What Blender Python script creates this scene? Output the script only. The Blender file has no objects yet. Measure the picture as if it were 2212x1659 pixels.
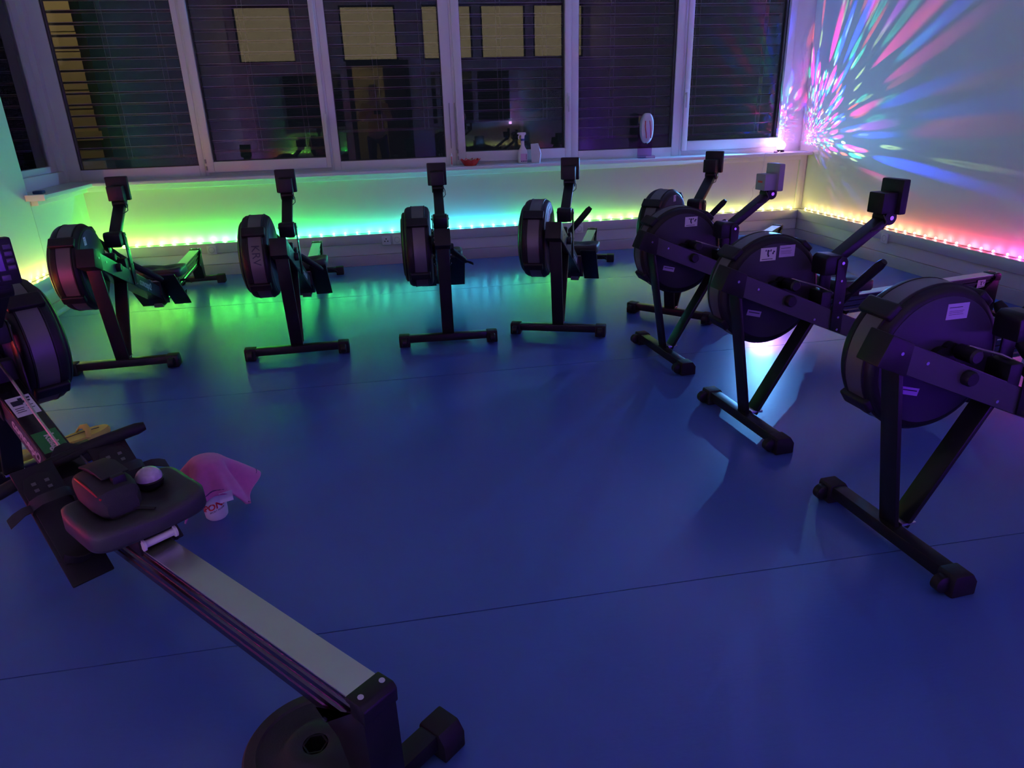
import bpy, bmesh, math, random
from mathutils import Vector, Matrix
random.seed(7)
scene = bpy.context.scene
col = scene.collection
R = math.radians

# ------------------------------------------------------------------ camera
W, H, FPX = 2212, 1659, 1500.0
CAMH = 1.363
def cam_axes(yaw, pitch, roll):
    cy, sy, cp, sp = math.cos(yaw), math.sin(yaw), math.cos(pitch), math.sin(pitch)
    f = Vector((sy*cp, cy*cp, sp)); r = Vector((cy, -sy, 0)); u = r.cross(f)
    cr, sr = math.cos(roll), math.sin(roll)
    return cr*r+sr*u, -sr*r+cr*u, f
cr_, cu_, cf_ = cam_axes(0.16613, -0.37864, -0.03133)
cam = bpy.data.objects.new('camera', bpy.data.cameras.new('camera'))
col.objects.link(cam)
cam.data.sensor_width = 36.0
cam.data.lens = FPX/W*36.0
cam.data.clip_start = 0.02
m3 = Matrix((cr_, cu_, -cf_)).transposed()
cam.matrix_world = Matrix.Translation((0, 0, CAMH)) @ m3.to_4x4()
scene.camera = cam

# ------------------------------------------------------------------ world, view
wd = bpy.data.worlds.new('night'); scene.world = wd
wd.use_nodes = True
wd.node_tree.nodes['Background'].inputs[0].default_value = (0.10, 0.12, 0.2, 1)
wd.node_tree.nodes['Background'].inputs[1].default_value = 0.012
scene.view_settings.view_transform = 'Standard'
scene.view_settings.look = 'None'
scene.view_settings.gamma = 1.0
scene.view_settings.use_curve_mapping = False
scene.view_settings.exposure = 1.6
scene.cycles.use_denoising = True
scene.cycles.max_bounces = 4
scene.cycles.diffuse_bounces = 2
scene.cycles.glossy_bounces = 3
scene.cycles.adaptive_threshold = 0.13
scene.cycles.adaptive_min_samples = 16
scene.cycles.transparent_max_bounces = 8
scene.cycles.sample_clamp_indirect = 3.0
scene.cycles.caustics_reflective = False
scene.cycles.caustics_refractive = False
scene.cycles.use_light_tree = True

LED_POWER = 210.0       # radiance of one strip bulb
PANEL_POWER = 0.30       # warm corridor windows above the door wall
CORRIDOR_POWER = 7.0
DISCO_POWER = 9.0
DISCO_GLOW = (0.22, 0.85, 2.1)

# ------------------------------------------------------------------ materials
MATS = {}
def mat(name, color, rough=0.5, metal=0.0, spec=0.5, var=0.0, vscale=8.0, bump=0.0, bscale=200.0, emit=None, estr=0.0, coat=0.0, sheen=0.0, alpha=1.0):
    m = bpy.data.materials.new(name); m.use_nodes = True
    nt = m.node_tree; b = nt.nodes['Principled BSDF']
    b.inputs['Base Color'].default_value = (*color, 1)
    b.inputs['Roughness'].default_value = rough
    b.inputs['Metallic'].default_value = metal
    b.inputs['Specular IOR Level'].default_value = spec
    if coat: b.inputs['Coat Weight'].default_value = coat; b.inputs['Coat Roughness'].default_value = 0.15
    if sheen: b.inputs['Sheen Weight'].default_value = sheen
    if emit: b.inputs['Emission Color'].default_value = (*emit, 1); b.inputs['Emission Strength'].default_value = estr
    if var > 0:
        tc = nt.nodes.new('ShaderNodeTexCoord'); nz = nt.nodes.new('ShaderNodeTexNoise')
        nz.inputs['Scale'].default_value = vscale; nz.inputs['Detail'].default_value = 5
        mx = nt.nodes.new('ShaderNodeMix'); mx.data_type = 'RGBA'
        mx.inputs['A'].default_value = (*[c*(1-var) for c in color], 1)
        mx.inputs['B'].default_value = (*[min(1, c*(1+var)) for c in color], 1)
        nt.links.new(tc.outputs['Object'], nz.inputs['Vector']); nt.links.new(nz.outputs['Fac'], mx.inputs['Factor'])
        nt.links.new(mx.outputs['Result'], b.inputs['Base Color'])
    if bump > 0:
        tc2 = nt.nodes.new('ShaderNodeTexCoord'); n2 = nt.nodes.new('ShaderNodeTexNoise')
        n2.inputs['Scale'].default_value = bscale; n2.inputs['Detail'].default_value = 3
        bp = nt.nodes.new('ShaderNodeBump'); bp.inputs['Strength'].default_value = bump; bp.inputs['Distance'].default_value = 0.002
        nt.links.new(tc2.outputs['Object'], n2.inputs['Vector']); nt.links.new(n2.outputs['Fac'], bp.inputs['Height'])
        nt.links.new(bp.outputs['Normal'], b.inputs['Normal'])
    MATS[name] = m
    return m
mat('wall_paint', (0.78, 0.78, 0.76), 0.55, var=0.03, vscale=1.5, bump=0.25, bscale=180)
mat('ceiling_paint', (0.75, 0.75, 0.75), 0.8)
mat('white_frame', (0.82, 0.82, 0.83), 0.32, var=0.02, vscale=3)
mat('sill_white', (0.8, 0.8, 0.82), 0.35, var=0.03, vscale=4)
mat('trunking', (0.66, 0.65, 0.68), 0.38)
mat('skirting', (0.78, 0.77, 0.79), 0.4)
mat('cove', (0.50, 0.49, 0.53), 0.45, var=0.06, vscale=12)
mat('black_frame', (0.010, 0.010, 0.012), 0.36, spec=0.28, bump=0.0)
mat('black_gloss', (0.011, 0.011, 0.013), 0.24, spec=0.4)
mat('beam_grey', (0.05, 0.048, 0.055), 0.28, spec=0.6)
mat('black_plastic', (0.009, 0.009, 0.011), 0.45, spec=0.3, bump=0.0)
mat('grey_plastic', (0.33, 0.33, 0.36), 0.45)
mat('hole_grey', (0.10, 0.10, 0.11), 0.6)
mat('rubber', (0.011, 0.011, 0.013), 0.6, spec=0.3, bump=0.0)
mat('seat_foam', (0.035, 0.036, 0.04), 0.5, bump=0.2, bscale=350)
mat('disc_plastic', (0.045, 0.038, 0.075), 0.45, spec=0.25)
mat('aluminium', (0.45, 0.45, 0.47), 0.28, metal=1.0, var=0.05, vscale=30)
mat('dark_aluminium', (0.16, 0.16, 0.18), 0.25, metal=1.0)
mat('steel_track', (0.62, 0.65, 0.66), 0.33, metal=0.85, var=0.08, vscale=9)
mat('bolt_steel', (0.7, 0.7, 0.72), 0.25, metal=1.0)
mat('chain_steel', (0.55, 0.53, 0.52), 0.3, metal=1.0, var=0.4, vscale=400)
mat('perforated_band', (0.13, 0.125, 0.13), 0.42, metal=0.5)
mat('webbing', (0.015, 0.015, 0.016), 0.8, bump=0.3, bscale=800)
mat('screen', (0.05, 0.055, 0.06), 0.2)
mat('sticker_white', (0.72, 0.7, 0.76), 0.5)
mat('sticker_lilac', (0.55, 0.42, 0.75), 0.5)
mat('sticker_green', (0.02, 0.22, 0.05), 0.45)
mat('ink_dark', (0.02, 0.02, 0.05), 0.6)
mat('decal_white', (0.62, 0.60, 0.58), 0.4)
mat('white_plastic', (0.88, 0.87, 0.89), 0.4)
mat('roller_white', (0.75, 0.74, 0.76), 0.4)
mat('pink_towel', (0.62, 0.16, 0.42), 0.95, var=0.15, vscale=60, bump=0.9, bscale=900, sheen=0.4)
mat('towel_seam', (0.10, 0.04, 0.16), 0.9)
mat('bottle_white', (0.80, 0.78, 0.80), 0.35)
mat('red_ink', (0.62, 0.02, 0.03), 0.5)
mat('bag_black', (0.013, 0.013, 0.015), 0.7, bump=0.4, bscale=500)
mat('red_trim', (0.4, 0.01, 0.015), 0.5)
mat('plate_black', (0.022, 0.022, 0.025), 0.55, var=0.2, vscale=25, bump=0.3, bscale=250)
mat('yellow_foam', (0.72, 0.60, 0.12), 0.6, bump=0.2, bscale=300)
mat('red_bowl', (0.65, 0.03, 0.02), 0.25, coat=0.5)
mat('candy', (0.75, 0.5, 0.3), 0.4, var=0.5, vscale=60)
mat('paper_white', (0.75, 0.77, 0.85), 0.7)
mat('label_pink', (0.75, 0.45, 0.65), 0.5)
mat('blue_cap', (0.03, 0.06, 0.25), 0.4)
mat('disp_shell', (0.72, 0.73, 0.8), 0.2, coat=0.6)
mat('slat_shaded', (0.10, 0.10, 0.105), 0.5)  # blind coating, darkened in colour to stand for the unlit slat faces
mat('slat_lip_lit', (0.8, 0.79, 0.78), 0.35)  # same coating as the slats, paler to stand for light on the lips
mat('cord_grey', (0.35, 0.34, 0.36), 0.6)
mat('cable_dark', (0.05, 0.05, 0.05), 0.5)
mat('cable_white', (0.6, 0.6, 0.62), 0.5)
mat('strip_tape', (0.25, 0.25, 0.25), 0.4)
mat('door_brown', (0.12, 0.075, 0.045), 0.5, var=0.2, vscale=6)
mat('door_frame', (0.03, 0.025, 0.022), 0.5)
mat('corridor_paint', (0.72, 0.62, 0.42), 0.7)
mat('skin', (0.62, 0.38, 0.28), 0.5)
mat('shirt_yellow', (0.62, 0.48, 0.10), 0.85, bump=0.4, bscale=300)
mat('trousers_dark', (0.03, 0.03, 0.045), 0.9)
mat('hair_dark', (0.02, 0.014, 0.01), 0.5)
mat('facade', (0.45, 0.38, 0.25), 0.85, var=0.25, vscale=3, bump=0.5, bscale=30)
mat('mirror', (0.85, 0.87, 0.87), 0.01, metal=1.0)
mat('panel_lit', (0.5, 0.45, 0.3), 0.6, emit=(1.0, 0.80, 0.42), estr=PANEL_POWER)
mat('corridor_lamp', (0.8, 0.8, 0.8), 0.6, emit=(1.0, 0.80, 0.45), estr=CORRIDOR_POWER)
mat('disco_globe', (0.9, 0.8, 0.9), 0.2, emit=(1.0, 0.5, 1.0), estr=5.0)
mat('disco_clear', (0.55, 0.5, 0.6), 0.08, coat=1.0, var=0.6, vscale=45)

def floor_mat():
    m = bpy.data.materials.new('blue_vinyl'); m.use_nodes = True
    nt = m.node_tree; b = nt.nodes['Principled BSDF']
    tc = nt.nodes.new('ShaderNodeTexCoord')
    n1 = nt.nodes.new('ShaderNodeTexNoise'); n1.inputs['Scale'].default_value = 2.0; n1.inputs['Detail'].default_value = 6
    n2 = nt.nodes.new('ShaderNodeTexNoise'); n2.inputs['Scale'].default_value = 90; n2.inputs['Detail'].default_value = 4
    mx = nt.nodes.new('ShaderNodeMix'); mx.data_type = 'RGBA'
    mx.inputs['A'].default_value = (0.062, 0.135, 0.46, 1); mx.inputs['B'].default_value = (0.075, 0.155, 0.51, 1)
    nt.links.new(tc.outputs['Object'], n1.inputs['Vector']); nt.links.new(n1.outputs['Fac'], mx.inputs['Factor'])
    nt.links.new(mx.outputs['Result'], b.inputs['Base Color'])
    mp = nt.nodes.new('ShaderNodeMapping'); mp.inputs['Scale'].default_value = (0.35, 1.0, 1.0)
    nt.links.new(tc.outputs['Object'], mp.inputs['Vector']); nt.links.new(mp.outputs['Vector'], n2.inputs['Vector'])
    bp = nt.nodes.new('ShaderNodeBump'); bp.inputs['Strength'].default_value = 0.12; bp.inputs['Distance'].default_value = 0.004
    nt.links.new(n2.outputs['Fac'], bp.inputs['Height']); nt.links.new(bp.outputs['Normal'], b.inputs['Normal'])
    b.inputs['Roughness'].default_value = 0.27
    b.inputs['Specular IOR Level'].default_value = 0.5
    MATS['blue_vinyl'] = m
floor_mat()

def glass_mat(name, refl, tint):
    m = bpy.data.materials.new(name); m.use_nodes = True
    nt = m.node_tree; nt.nodes.clear()
    out = nt.nodes.new('ShaderNodeOutputMaterial'); mix = nt.nodes.new('ShaderNodeMixShader')
    tr = nt.nodes.new('ShaderNodeBsdfTransparent'); tr.inputs['Color'].default_value = (*tint, 1)
    gl = nt.nodes.new('ShaderNodeBsdfGlossy'); gl.inputs['Roughness'].default_value = 0.0
    fr = nt.nodes.new('ShaderNodeFresnel'); fr.inputs['IOR'].default_value = 1.45
    mt = nt.nodes.new('ShaderNodeMath'); mt.operation = 'MULTIPLY'; mt.inputs[1].default_value = refl; mt.use_clamp = True
    nt.links.new(fr.outputs[0], mt.inputs[0]); nt.links.new(mt.outputs[0], mix.inputs[0])
    nt.links.new(tr.outputs[0], mix.inputs[1]); nt.links.new(gl.outputs[0], mix.inputs[2])
    nt.links.new(mix.outputs[0], out.inputs['Surface'])
    MATS[name] = m
glass_mat('window_glass', 1.6, (0.92, 0.93, 0.95))
glass_mat('clear_acrylic', 1.0, (0.85, 0.6, 0.85))

def led_mat():
    m = bpy.data.materials.new('led_bulb'); m.use_nodes = True
    nt = m.node_tree; nt.nodes.clear()
    out = nt.nodes.new('ShaderNodeOutputMaterial'); em = nt.nodes.new('ShaderNodeEmission')
    oi = nt.nodes.new('ShaderNodeObjectInfo')
    nt.links.new(oi.outputs['Color'], em.inputs['Color']); em.inputs['Strength'].default_value = LED_POWER
    nt.links.new(em.outputs[0], out.inputs['Surface'])
    MATS['led_bulb'] = m
led_mat()

# ------------------------------------------------------------------ mesh helpers
class MB:
    def __init__(s): s.bm = bmesh.new()
    def poly3(s, pts):
        s.bm.faces.new([s.bm.verts.new(p) for p in pts])
    def box(s, x0, x1, y0, y1, z0, z1, M=None):
        P = [(x, y, z) for x in (x0, x1) for y in (y0, y1) for z in (z0, z1)]
        if M: P = [M @ Vector(p) for p in P]
        v = [s.bm.verts.new(p) for p in P]
        for f in ((0,1,3,2),(4,6,7,5),(0,4,5,1),(2,3,7,6),(0,2,6,4),(1,5,7,3)):
            s.bm.faces.new([v[i] for i in f])
        return s
    def prism(s, pts, a0, a1, plane='xz'):
        def p3(p, a):
            return (p[0], a, p[1]) if plane == 'xz' else ((p[0], p[1], a) if plane == 'xy' else (a, p[0], p[1]))
        A = [s.bm.verts.new(p3(p, a0)) for p in pts]; B = [s.bm.verts.new(p3(p, a1)) for p in pts]
        n = len(pts)
        s.bm.faces.new(A); s.bm.faces.new(B[::-1])
        for i in range(n): s.bm.faces.new((A[i], B[i], B[(i+1) % n], A[(i+1) % n]))
        return s
    def loft(s, rings, close=True, caps=True):
        V = [[s.bm.verts.new(p) for p in r] for r in rings]
        n = len(V[0])
        for a, b in zip(V, V[1:]):
            for i in range(n if close else n-1):
                s.bm.faces.new((a[i], a[(i+1) % n], b[(i+1) % n], b[i]))
        if caps: s.bm.faces.new(V[0][::-1]); s.bm.faces.new(V[-1])
        return s
    def tube(s, path, r, n=10, flat=1.0):
        path = [Vector(p) for p in path]; rs = r if isinstance(r, (list, tuple)) else [r]*len(path)
        rings = []; up = None
        for i, p in enumerate(path):
            d = (path[min(i+1, len(path)-1)]-path[max(i-1, 0)]).normalized()
            if up is None:
                up = Vector((0, 0, 1)) if abs(d.z) < 0.9 else Vector((1, 0, 0))
            a = d.cross(up).normalized(); b = a.cross(d).normalized(); up = b
            rings.append([p+a*(math.cos(2*math.pi*k/n)*rs[i])+b*(math.sin(2*math.pi*k/n)*rs[i]*flat) for k in range(n)])
        return s.loft(rings)
    def cyl(s, p0, p1, r0, r1=None, n=20):
        return s.tube([p0, p1], [r0, r1 if r1 is not None else r0], n)
    def lathe(s, prof, c, axis='y', n=48, a0=0.0, a1=2*math.pi):
        c = Vector(c); full = abs(a1-a0-2*math.pi) < 1e-6
        rings = []
        N = n if full else n+1
        for r, h in prof:
            ring = []
            for k in range(N):
                t = a0+(a1-a0)*k/n
                ca, sa = math.cos(t)*r, math.sin(t)*r
                ring.append(c+(Vector((ca, h, sa)) if axis == 'y' else (Vector((ca, sa, h)) if axis == 'z' else Vector((h, ca, sa)))))
            rings.append(ring)
        return s.loft(rings, close=full, caps=False)
    def bar(s, p0, p1, w, t, wdir=(0, 1, 0)):
        p0, p1 = Vector(p0), Vector(p1); d = (p1-p0).normalized(); a = Vector(wdir); a = (a-d*a.dot(d)).normalized(); b = d.cross(a)
        r = [[p+a*(sx*w/2)+b*(sy*t/2) for sx, sy in ((-1,-1),(1,-1),(1,1),(-1,1))] for p in (p0, p1)]
        return s.loft(r)
    def mesh(s, name, bevel=0.0, seg=2, smooth=True, weld=False):
        bm = s.bm
        if weld: bmesh.ops.remove_doubles(bm, verts=bm.verts, dist=1e-5)
        bmesh.ops.recalc_face_normals(bm, faces=bm.faces)
        if bevel > 0:
            es = [e for e in bm.edges if len(e.link_faces) == 2 and e.calc_face_angle(0) > R(35)]
            bmesh.ops.bevel(bm, geom=es, offset=bevel, segments=seg, profile=0.6, affect='EDGES', clamp_overlap=True)
        me = bpy.data.meshes.new(name); bm.to_mesh(me); bm.free()
        if smooth:
            me.polygons.foreach_set('use_smooth', [True]*len(me.polygons))
            me.set_sharp_from_angle(angle=R(38))
        return me
def add(name, mb, m, parent=None, loc=None, bevel=0.0, **k):
    me = mb.mesh(name, bevel, **k) if isinstance(mb, MB) else mb
    if not me.materials: me.materials.append(MATS[m])
    o = bpy.data.objects.new(name, me); col.objects.link(o)
    if parent: o.parent = parent
    if loc: o.location = loc
    return o
def empty(name, loc=(0, 0, 0), rz=0):
    o = bpy.data.objects.new(name, None); col.objects.link(o)
    o.location = loc; o.rotation_euler = (0, 0, rz); o.empty_display_size = 0.1
    return o
def tag(o, label=None, cat=None, group=None, kind=None):
    if label: o['label'] = label
    if cat: o['category'] = cat
    if group: o['group'] = group
    if kind: o['kind'] = kind
    return o
def struct(name, mb, m, parent=None, **k):
    o = add(name, mb, m, parent, **k)
    if not parent: o['kind'] = 'structure'
    return o
def copy_tree(o, parent=None):
    c = o.copy(); col.objects.link(c); c.parent = parent
    for ch in list(o.children): copy_tree(ch, c)
    return c
def text_mesh(body, size, extrude=0.0006, bold=0.0):
    cu = bpy.data.curves.new('lettering', 'FONT'); cu.body = body; cu.size = size; cu.extrude = extrude; cu.offset = bold
    cu.align_x = 'CENTER'; cu.align_y = 'CENTER'; cu.resolution_u = 3
    o = bpy.data.objects.new('lettering', cu); col.objects.link(o)
    dg = bpy.context.evaluated_depsgraph_get()
    me = bpy.data.meshes.new_from_object(o.evaluated_get(dg))
    bpy.data.objects.remove(o); bpy.data.curves.remove(cu)
    return me
def frame_matrix(origin, xdir, ydir):
    x = Vector(xdir).normalized(); y = Vector(ydir); y = (y-x*y.dot(x)).normalized(); z = x.cross(y)
    return Matrix.Translation(origin) @ Matrix((x, y, z)).transposed().to_4x4()
def put(name, me, m, parent, M):
    o = add(name, me, m, parent); o.matrix_local = M
    return o

# ------------------------------------------------------------------ room shell
XL, XR, YB, YF, ZC = -2.60, 4.28, 6.82, -0.85, 3.35
YG, YFR = 7.02, 6.97            # glass plane and inner face of the window frames
XLG = -2.74                     # left window plane
# floor: sheets of vinyl with weld seams between them
fl = struct('floor', MB().box(XL-0.3, XR+0.1, YF-2.0, YB+0.3, -0.06, -0.004), 'cove')
seams = [YF-1.95, -0.33, 1.638, 3.60, 5.56, YB+0.25]
for a, b in zip(seams, seams[1:]):
    add('floor_sheet', MB().box(XL-0.25, XR+0.05, a+0.002, b-0.002, -0.004, 0.0), 'blue_vinyl', fl)
struct('ceiling', MB().box(XL-0.4, XR+0.3, YF-0.2, YB+0.4, ZC, ZC+0.1), 'ceiling_paint')
struct('wall_back', MB().box(XL-0.3, XR+0.3, YB, YB+0.35, -0.05, 0.83), 'wall_paint')
add('wall_lintel', MB().box(XL-0.3, XR+0.3, YB+0.1, YB+0.35, 2.62, ZC+0.05), 'wall_paint', bpy.data.objects['wall_back'])
struct('wall_right', MB().box(XR, XR+0.2, YF-0.2, YB+0.35, -0.05, ZC), 'wall_paint')
wl = struct('wall_left', MB().box(XL-0.25, XL, YF-0.2, 5.83, -0.05, ZC), 'wall_paint', bevel=0.006)
add('wall_apron', MB().box(XL-0.25, XL, 5.83, YB, -0.05, 0.83), 'wall_paint', wl)
add('wall_lintel', MB().box(XL-0.25, XL, 5.83, YB+0.35, 2.62, ZC), 'wall_paint', wl)
# wall behind the camera with doorway and clerestory openings
DX0, DX1, DZ = -0.46, 0.60, 2.22
wf = struct('wall_front', MB().box(XL-0.2, DX0, YF-0.2, YF, -0.05, DZ), 'wall_paint')
add('wall_section', MB().box(DX1, XR+0.2, YF-0.2, YF, -0.05, DZ), 'wall_paint', wf)
add('wall_section', MB().box(XL-0.2, XR+0.2, YF-0.2, YF, DZ, 2.27), 'wall_paint', wf)
add('wall_section', MB().box(XL-0.2, XR+0.2, YF-0.2, YF, 3.22, ZC), 'wall_paint', wf)
cx = [(-2.45, -1.42), (-0.56, 0.48), (0.96, 1.93), (2.10, 2.98), (3.14, 4.15)]
edges = [XL-0.2]+[v for p in cx for v in p]+[XR+0.2]
for i in range(0, len(edges), 2):
    add('wall_pier', MB().box(edges[i], edges[i+1], YF-0.2, YF, 2.27, 3.22), 'wall_paint', wf)
for i, (a, b) in enumerate(cx):
    w = struct('window_%d' % (8+i), MB().box(a-0.01, b+0.01, YF-0.10, YF-0.06, 2.26, 3.23), 'panel_lit')
    mb = MB()
    for (p, q, r_, s_) in ((a, a+0.03, 2.27, 3.22), (b-0.03, b, 2.27, 3.22), (a+0.03, b-0.03, 2.27, 2.30), (a+0.03, b-0.03, 3.19, 3.22)):
        mb.box(p, q, YF-0.06, YF-0.01, r_, s_)
    add('window_frame', mb, 'door_frame', w)
# doorway and corridor beyond it
tr = MB()
tr.box(DX0-0.06, DX0+0.03, YF-0.21, YF+0.015, 0, DZ+0.06).box(DX1-0.03, DX1+0.06, YF-0.21, YF+0.015, 0, DZ+0.06).box(DX0+0.03, DX1-0.03, YF-0.21, YF+0.015, DZ-0.03, DZ+0.06)
struct('trim_1', tr, 'door_frame', bevel=0.004)
d1 = struct('door_1', MB().box(0.16, DX1-0.032, YF-0.12, YF-0.075, 0.01, DZ-0.035), 'door_brown', bevel=0.003)
hb = MB().cyl((0.22, YF-0.075, 1.05), (0.22, YF-0.03, 1.05), 0.01, n=10).cyl((0.22, YF-0.03, 1.05), (0.34, YF-0.03, 1.05), 0.009, n=10)
add('door_handle', hb, 'bolt_steel', d1)
cw = struct('wall_corridor', MB().box(-2.6, 3.2, -2.9, -2.8, -0.05, 2.7), 'corridor_paint')
add('wall_section', MB().box(-2.7, -2.6, -2.9, YF-0.2, -0.05, 2.7), 'corridor_paint', cw)
add('wall_section', MB().box(3.2, 3.3, -2.9, YF-0.2, -0.05, 2.7), 'corridor_paint', cw)
add('corridor_ceiling', MB().box(-2.7, 3.3, -2.9, YF-0.2, 2.7, 2.75), 'corridor_paint', cw)
# skirting trunking round the room
def trunk(name, wall):
    # profile in (distance from wall, height)
    o = None
    specs = (('trunking_channel', 0.0, 0.085, 0.205, 0.295, 'trunking'), ('trunking_foot', 0.0, 0.072, 0.10, 0.203, 'skirting'), ('cove_skirting', 0.0, 0.085, -0.002, 0.098, 'cove'))
    for i, (n, d0, d1_, z0, z1, mm) in enumerate(specs):
        mb = MB()
        if wall == 'back': mb.box(XL+0.08, XR-0.08, YB-d1_, YB-d0, z0, z1)
        elif wall == 'right': mb.box(XR-d1_, XR-d0, YF, YB, z0, z1)
        elif wall == 'left': mb.box(XL+d0, XL+d1_, YF, YB, z0, z1)
        elif wall == 'front1': mb.box(XL+0.09, DX0-0.07, YF+d0, YF+d1_, z0, z1)
        else: mb.box(DX1+0.07, XR-0.09, YF+d0, YF+d1_, z0, z1)
        if i == 0: o = struct(name, mb, mm, bevel=0.006)
        else: add(n, mb, mm, o, bevel=0.004)
    return o
trunk('baseboard_back', 'back'); trunk('baseboard_right', 'right'); trunk('baseboard_left', 'left')
trunk('baseboard_front', 'front1'); trunk('baseboard_front', 'front2')

# ------------------------------------------------------------------ windows
ZT = 2.62
panes = [(-2.637, -1.639, 0.957), (-1.508, -0.512, 0.985), (-0.384, 0.603, 0.942), (0.789, 1.764, 0.982), (1.902, 2.870, 0.947), (3.024, 4.006, 1.000)]
bounds = [(-2.80, -1.590), (-1.590, -0.448), (-0.448, 0.696), (0.696, 1.833), (1.833, 2.947), (2.947, XR)]
def ring_frame(x0, x1, z0, z1, gx0, gx1, gz0, gz1, y0, y1):
    mb = MB()
    mb.box(x0, gx0, y0, y1, z0, z1).box(gx1, x1, y0, y1, z0, z1).box(gx0, gx1, y0, y1, z0, gz0).box(gx0, gx1, y0, y1, gz1, z1)
    return mb
def add_pane(w, x0, x1, z0, z1, y):
    g = add('window_pane', MB().box(x0-0.008, x1+0.008, y, y+0.006, z0-0.008, z1+0.008), 'window_glass', w)
    return g
blind_names = ['left end of the back wall', 'wide second sash from the left', 'third bay, behind the open-door reflection', 'fourth bay, above the red bowl', 'fifth bay, behind the dispenser', 'right-hand bay beside the colour burst']
for i, ((gx0, gx1, gz), (bx0, bx1)) in enumerate(zip(panes, bounds)):
    sash = i in (1, 3, 5)
    zt = 2.50
    if sash:
        w = struct('window_%d' % (i+1), ring_frame(bx0, bx1, 0.83, ZT, bx0+0.028, bx1-0.028 if i < 5 else gx1+0.05, gz-0.085, zt+0.08, YFR, YFR+0.10), 'white_frame', bevel=0.004)
        sx0, sx1 = bx0+0.022, (bx1-0.022 if i < 5 else gx1+0.07)
        add('sash_frame', ring_frame(sx0, sx1, gz-0.092, zt+0.09, gx0, gx1, gz, zt, YFR-0.022, YFR+0.08), 'white_frame', w, bevel=0.005)
        add('glazing_gasket', ring_frame(gx0-0.002, gx1+0.002, gz-0.002, zt+0.002, gx0+0.006, gx1-0.006, gz+0.006, zt-0.006, YFR+0.012, YFR+0.03), 'cable_dark', w)
        add_pane(w, gx0, gx1, gz, zt, YG)
        # espagnolette handle
        hx = {1: gx1+0.035, 3: gx1+0.033, 5: gx0-0.045}[i]
        hz = {1: 1.30, 3: 1.42, 5: 1.42}[i]
        h = MB().box(hx-0.014, hx+0.014, YFR-0.034, YFR-0.022, hz-0.06, hz+0.06)
        ho = add('window_handle', h, 'white_frame', w, bevel=0.004)
        add('handle_lever', MB().cyl((hx, YFR-0.034, hz+0.02), (hx, YFR-0.062, hz+0.02), 0.009, n=12).box(hx-0.010, hx+0.010, YFR-0.072, YFR-0.056, hz-0.11, hz+0.032), 'white_frame', ho, bevel=0.003)
        hg = MB()
        hs = sx0 if i != 5 else sx1
        if i != 5:
            for zz in (gz-0.07, gz-0.01): hg.cyl((hs-0.004, YFR-0.026, zz), (hs-0.004, YFR-0.026, zz+0.035), 0.007, n=10)
            add('hinge', hg, 'cord_grey', w)
    else:
        w = struct('window_%d' % (i+1), ring_frame(bx0, bx1, 0.83, ZT, gx0, gx1, gz, zt, YFR, YFR+0.10), 'white_frame', bevel=0.005)
        add('glazing_gasket', ring_frame(gx0-0.001, gx1+0.001, gz-0.001, zt+0.001, gx0+0.006, gx1-0.006, gz+0.006, zt-0.006, YFR+0.012, YFR+0.03), 'cable_dark', w)
        add_pane(w, gx0, gx1, gz, zt, YG)
# double mullion rods between third and fourth bay
rods = MB()
for rx, z0 in ((0.655, 1.02), (0.705, 1.0)):
    rods.cyl((rx, YFR-0.012, z0), (rx, YFR-0.012, 1.42), 0.004, n=8)
add('hinge_rod', rods, 'cord_grey', bpy.data.objects['window_4'])
# left return window
LZ = 0.962
mb = MB()
mb.box(XLG-0.10, XLG, 5.60, 5.80, 0.83, ZT).box(XLG-0.10, XLG, 6.90, YFR+0.02, 0.83, ZT).box(XLG-0.10, XLG, 5.80, 6.90, 0.83, LZ).box(XLG-0.10, XLG, 5.80, 6.90, 2.5, ZT)
w7 = struct('window_7', mb, 'white_frame', bevel=0.005)
add('sash_frame', MB().box(XLG-0.09, XLG-0.045, 6.80, 6.90, LZ, 2.5).box(XLG-0.09, XLG-0.045, 5.80, 6.80, LZ, LZ+0.05), 'white_frame', w7, bevel=0.004)
add('window_pane', MB().box(XLG-0.075, XLG-0.069, 5.78, 6.82, LZ, 2.52), 'window_glass', w7)
# sill board with a moulding under it
s = struct('trim_2', MB().prism([(XL, 5.80), (XL+0.125, 5.80), (XL+0.125, 6.715), (XR-0.002, 6.715), (XR-0.002, 7.0), (XLG, 7.0), (XLG, 5.84), (XL, 5.84)], 0.832, 0.864, 'xy'), 'sill_white', bevel=0.007)
add('sill_moulding', MB().prism([(XL, 5.84), (XL+0.05, 5.84), (XL+0.05, 6.785), (XR-0.085, 6.785), (XR-0.085, YB), (XL, YB)], 0.785, 0.832, 'xy'), 'sill_white', s, bevel=0.006)
add('sill_end_cap', MB().box(XL-0.005, XL+0.13, 5.775, 5.80, 0.825, 0.87), 'white_plastic', s, bevel=0.004)
# vertical edge strip at right end of the back wall
struct('trim_3', MB().box(XR-0.085, XR-0.045, YB-0.022, YB, 0.296, 0.832), 'wall_paint', bevel=0.004)
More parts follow.
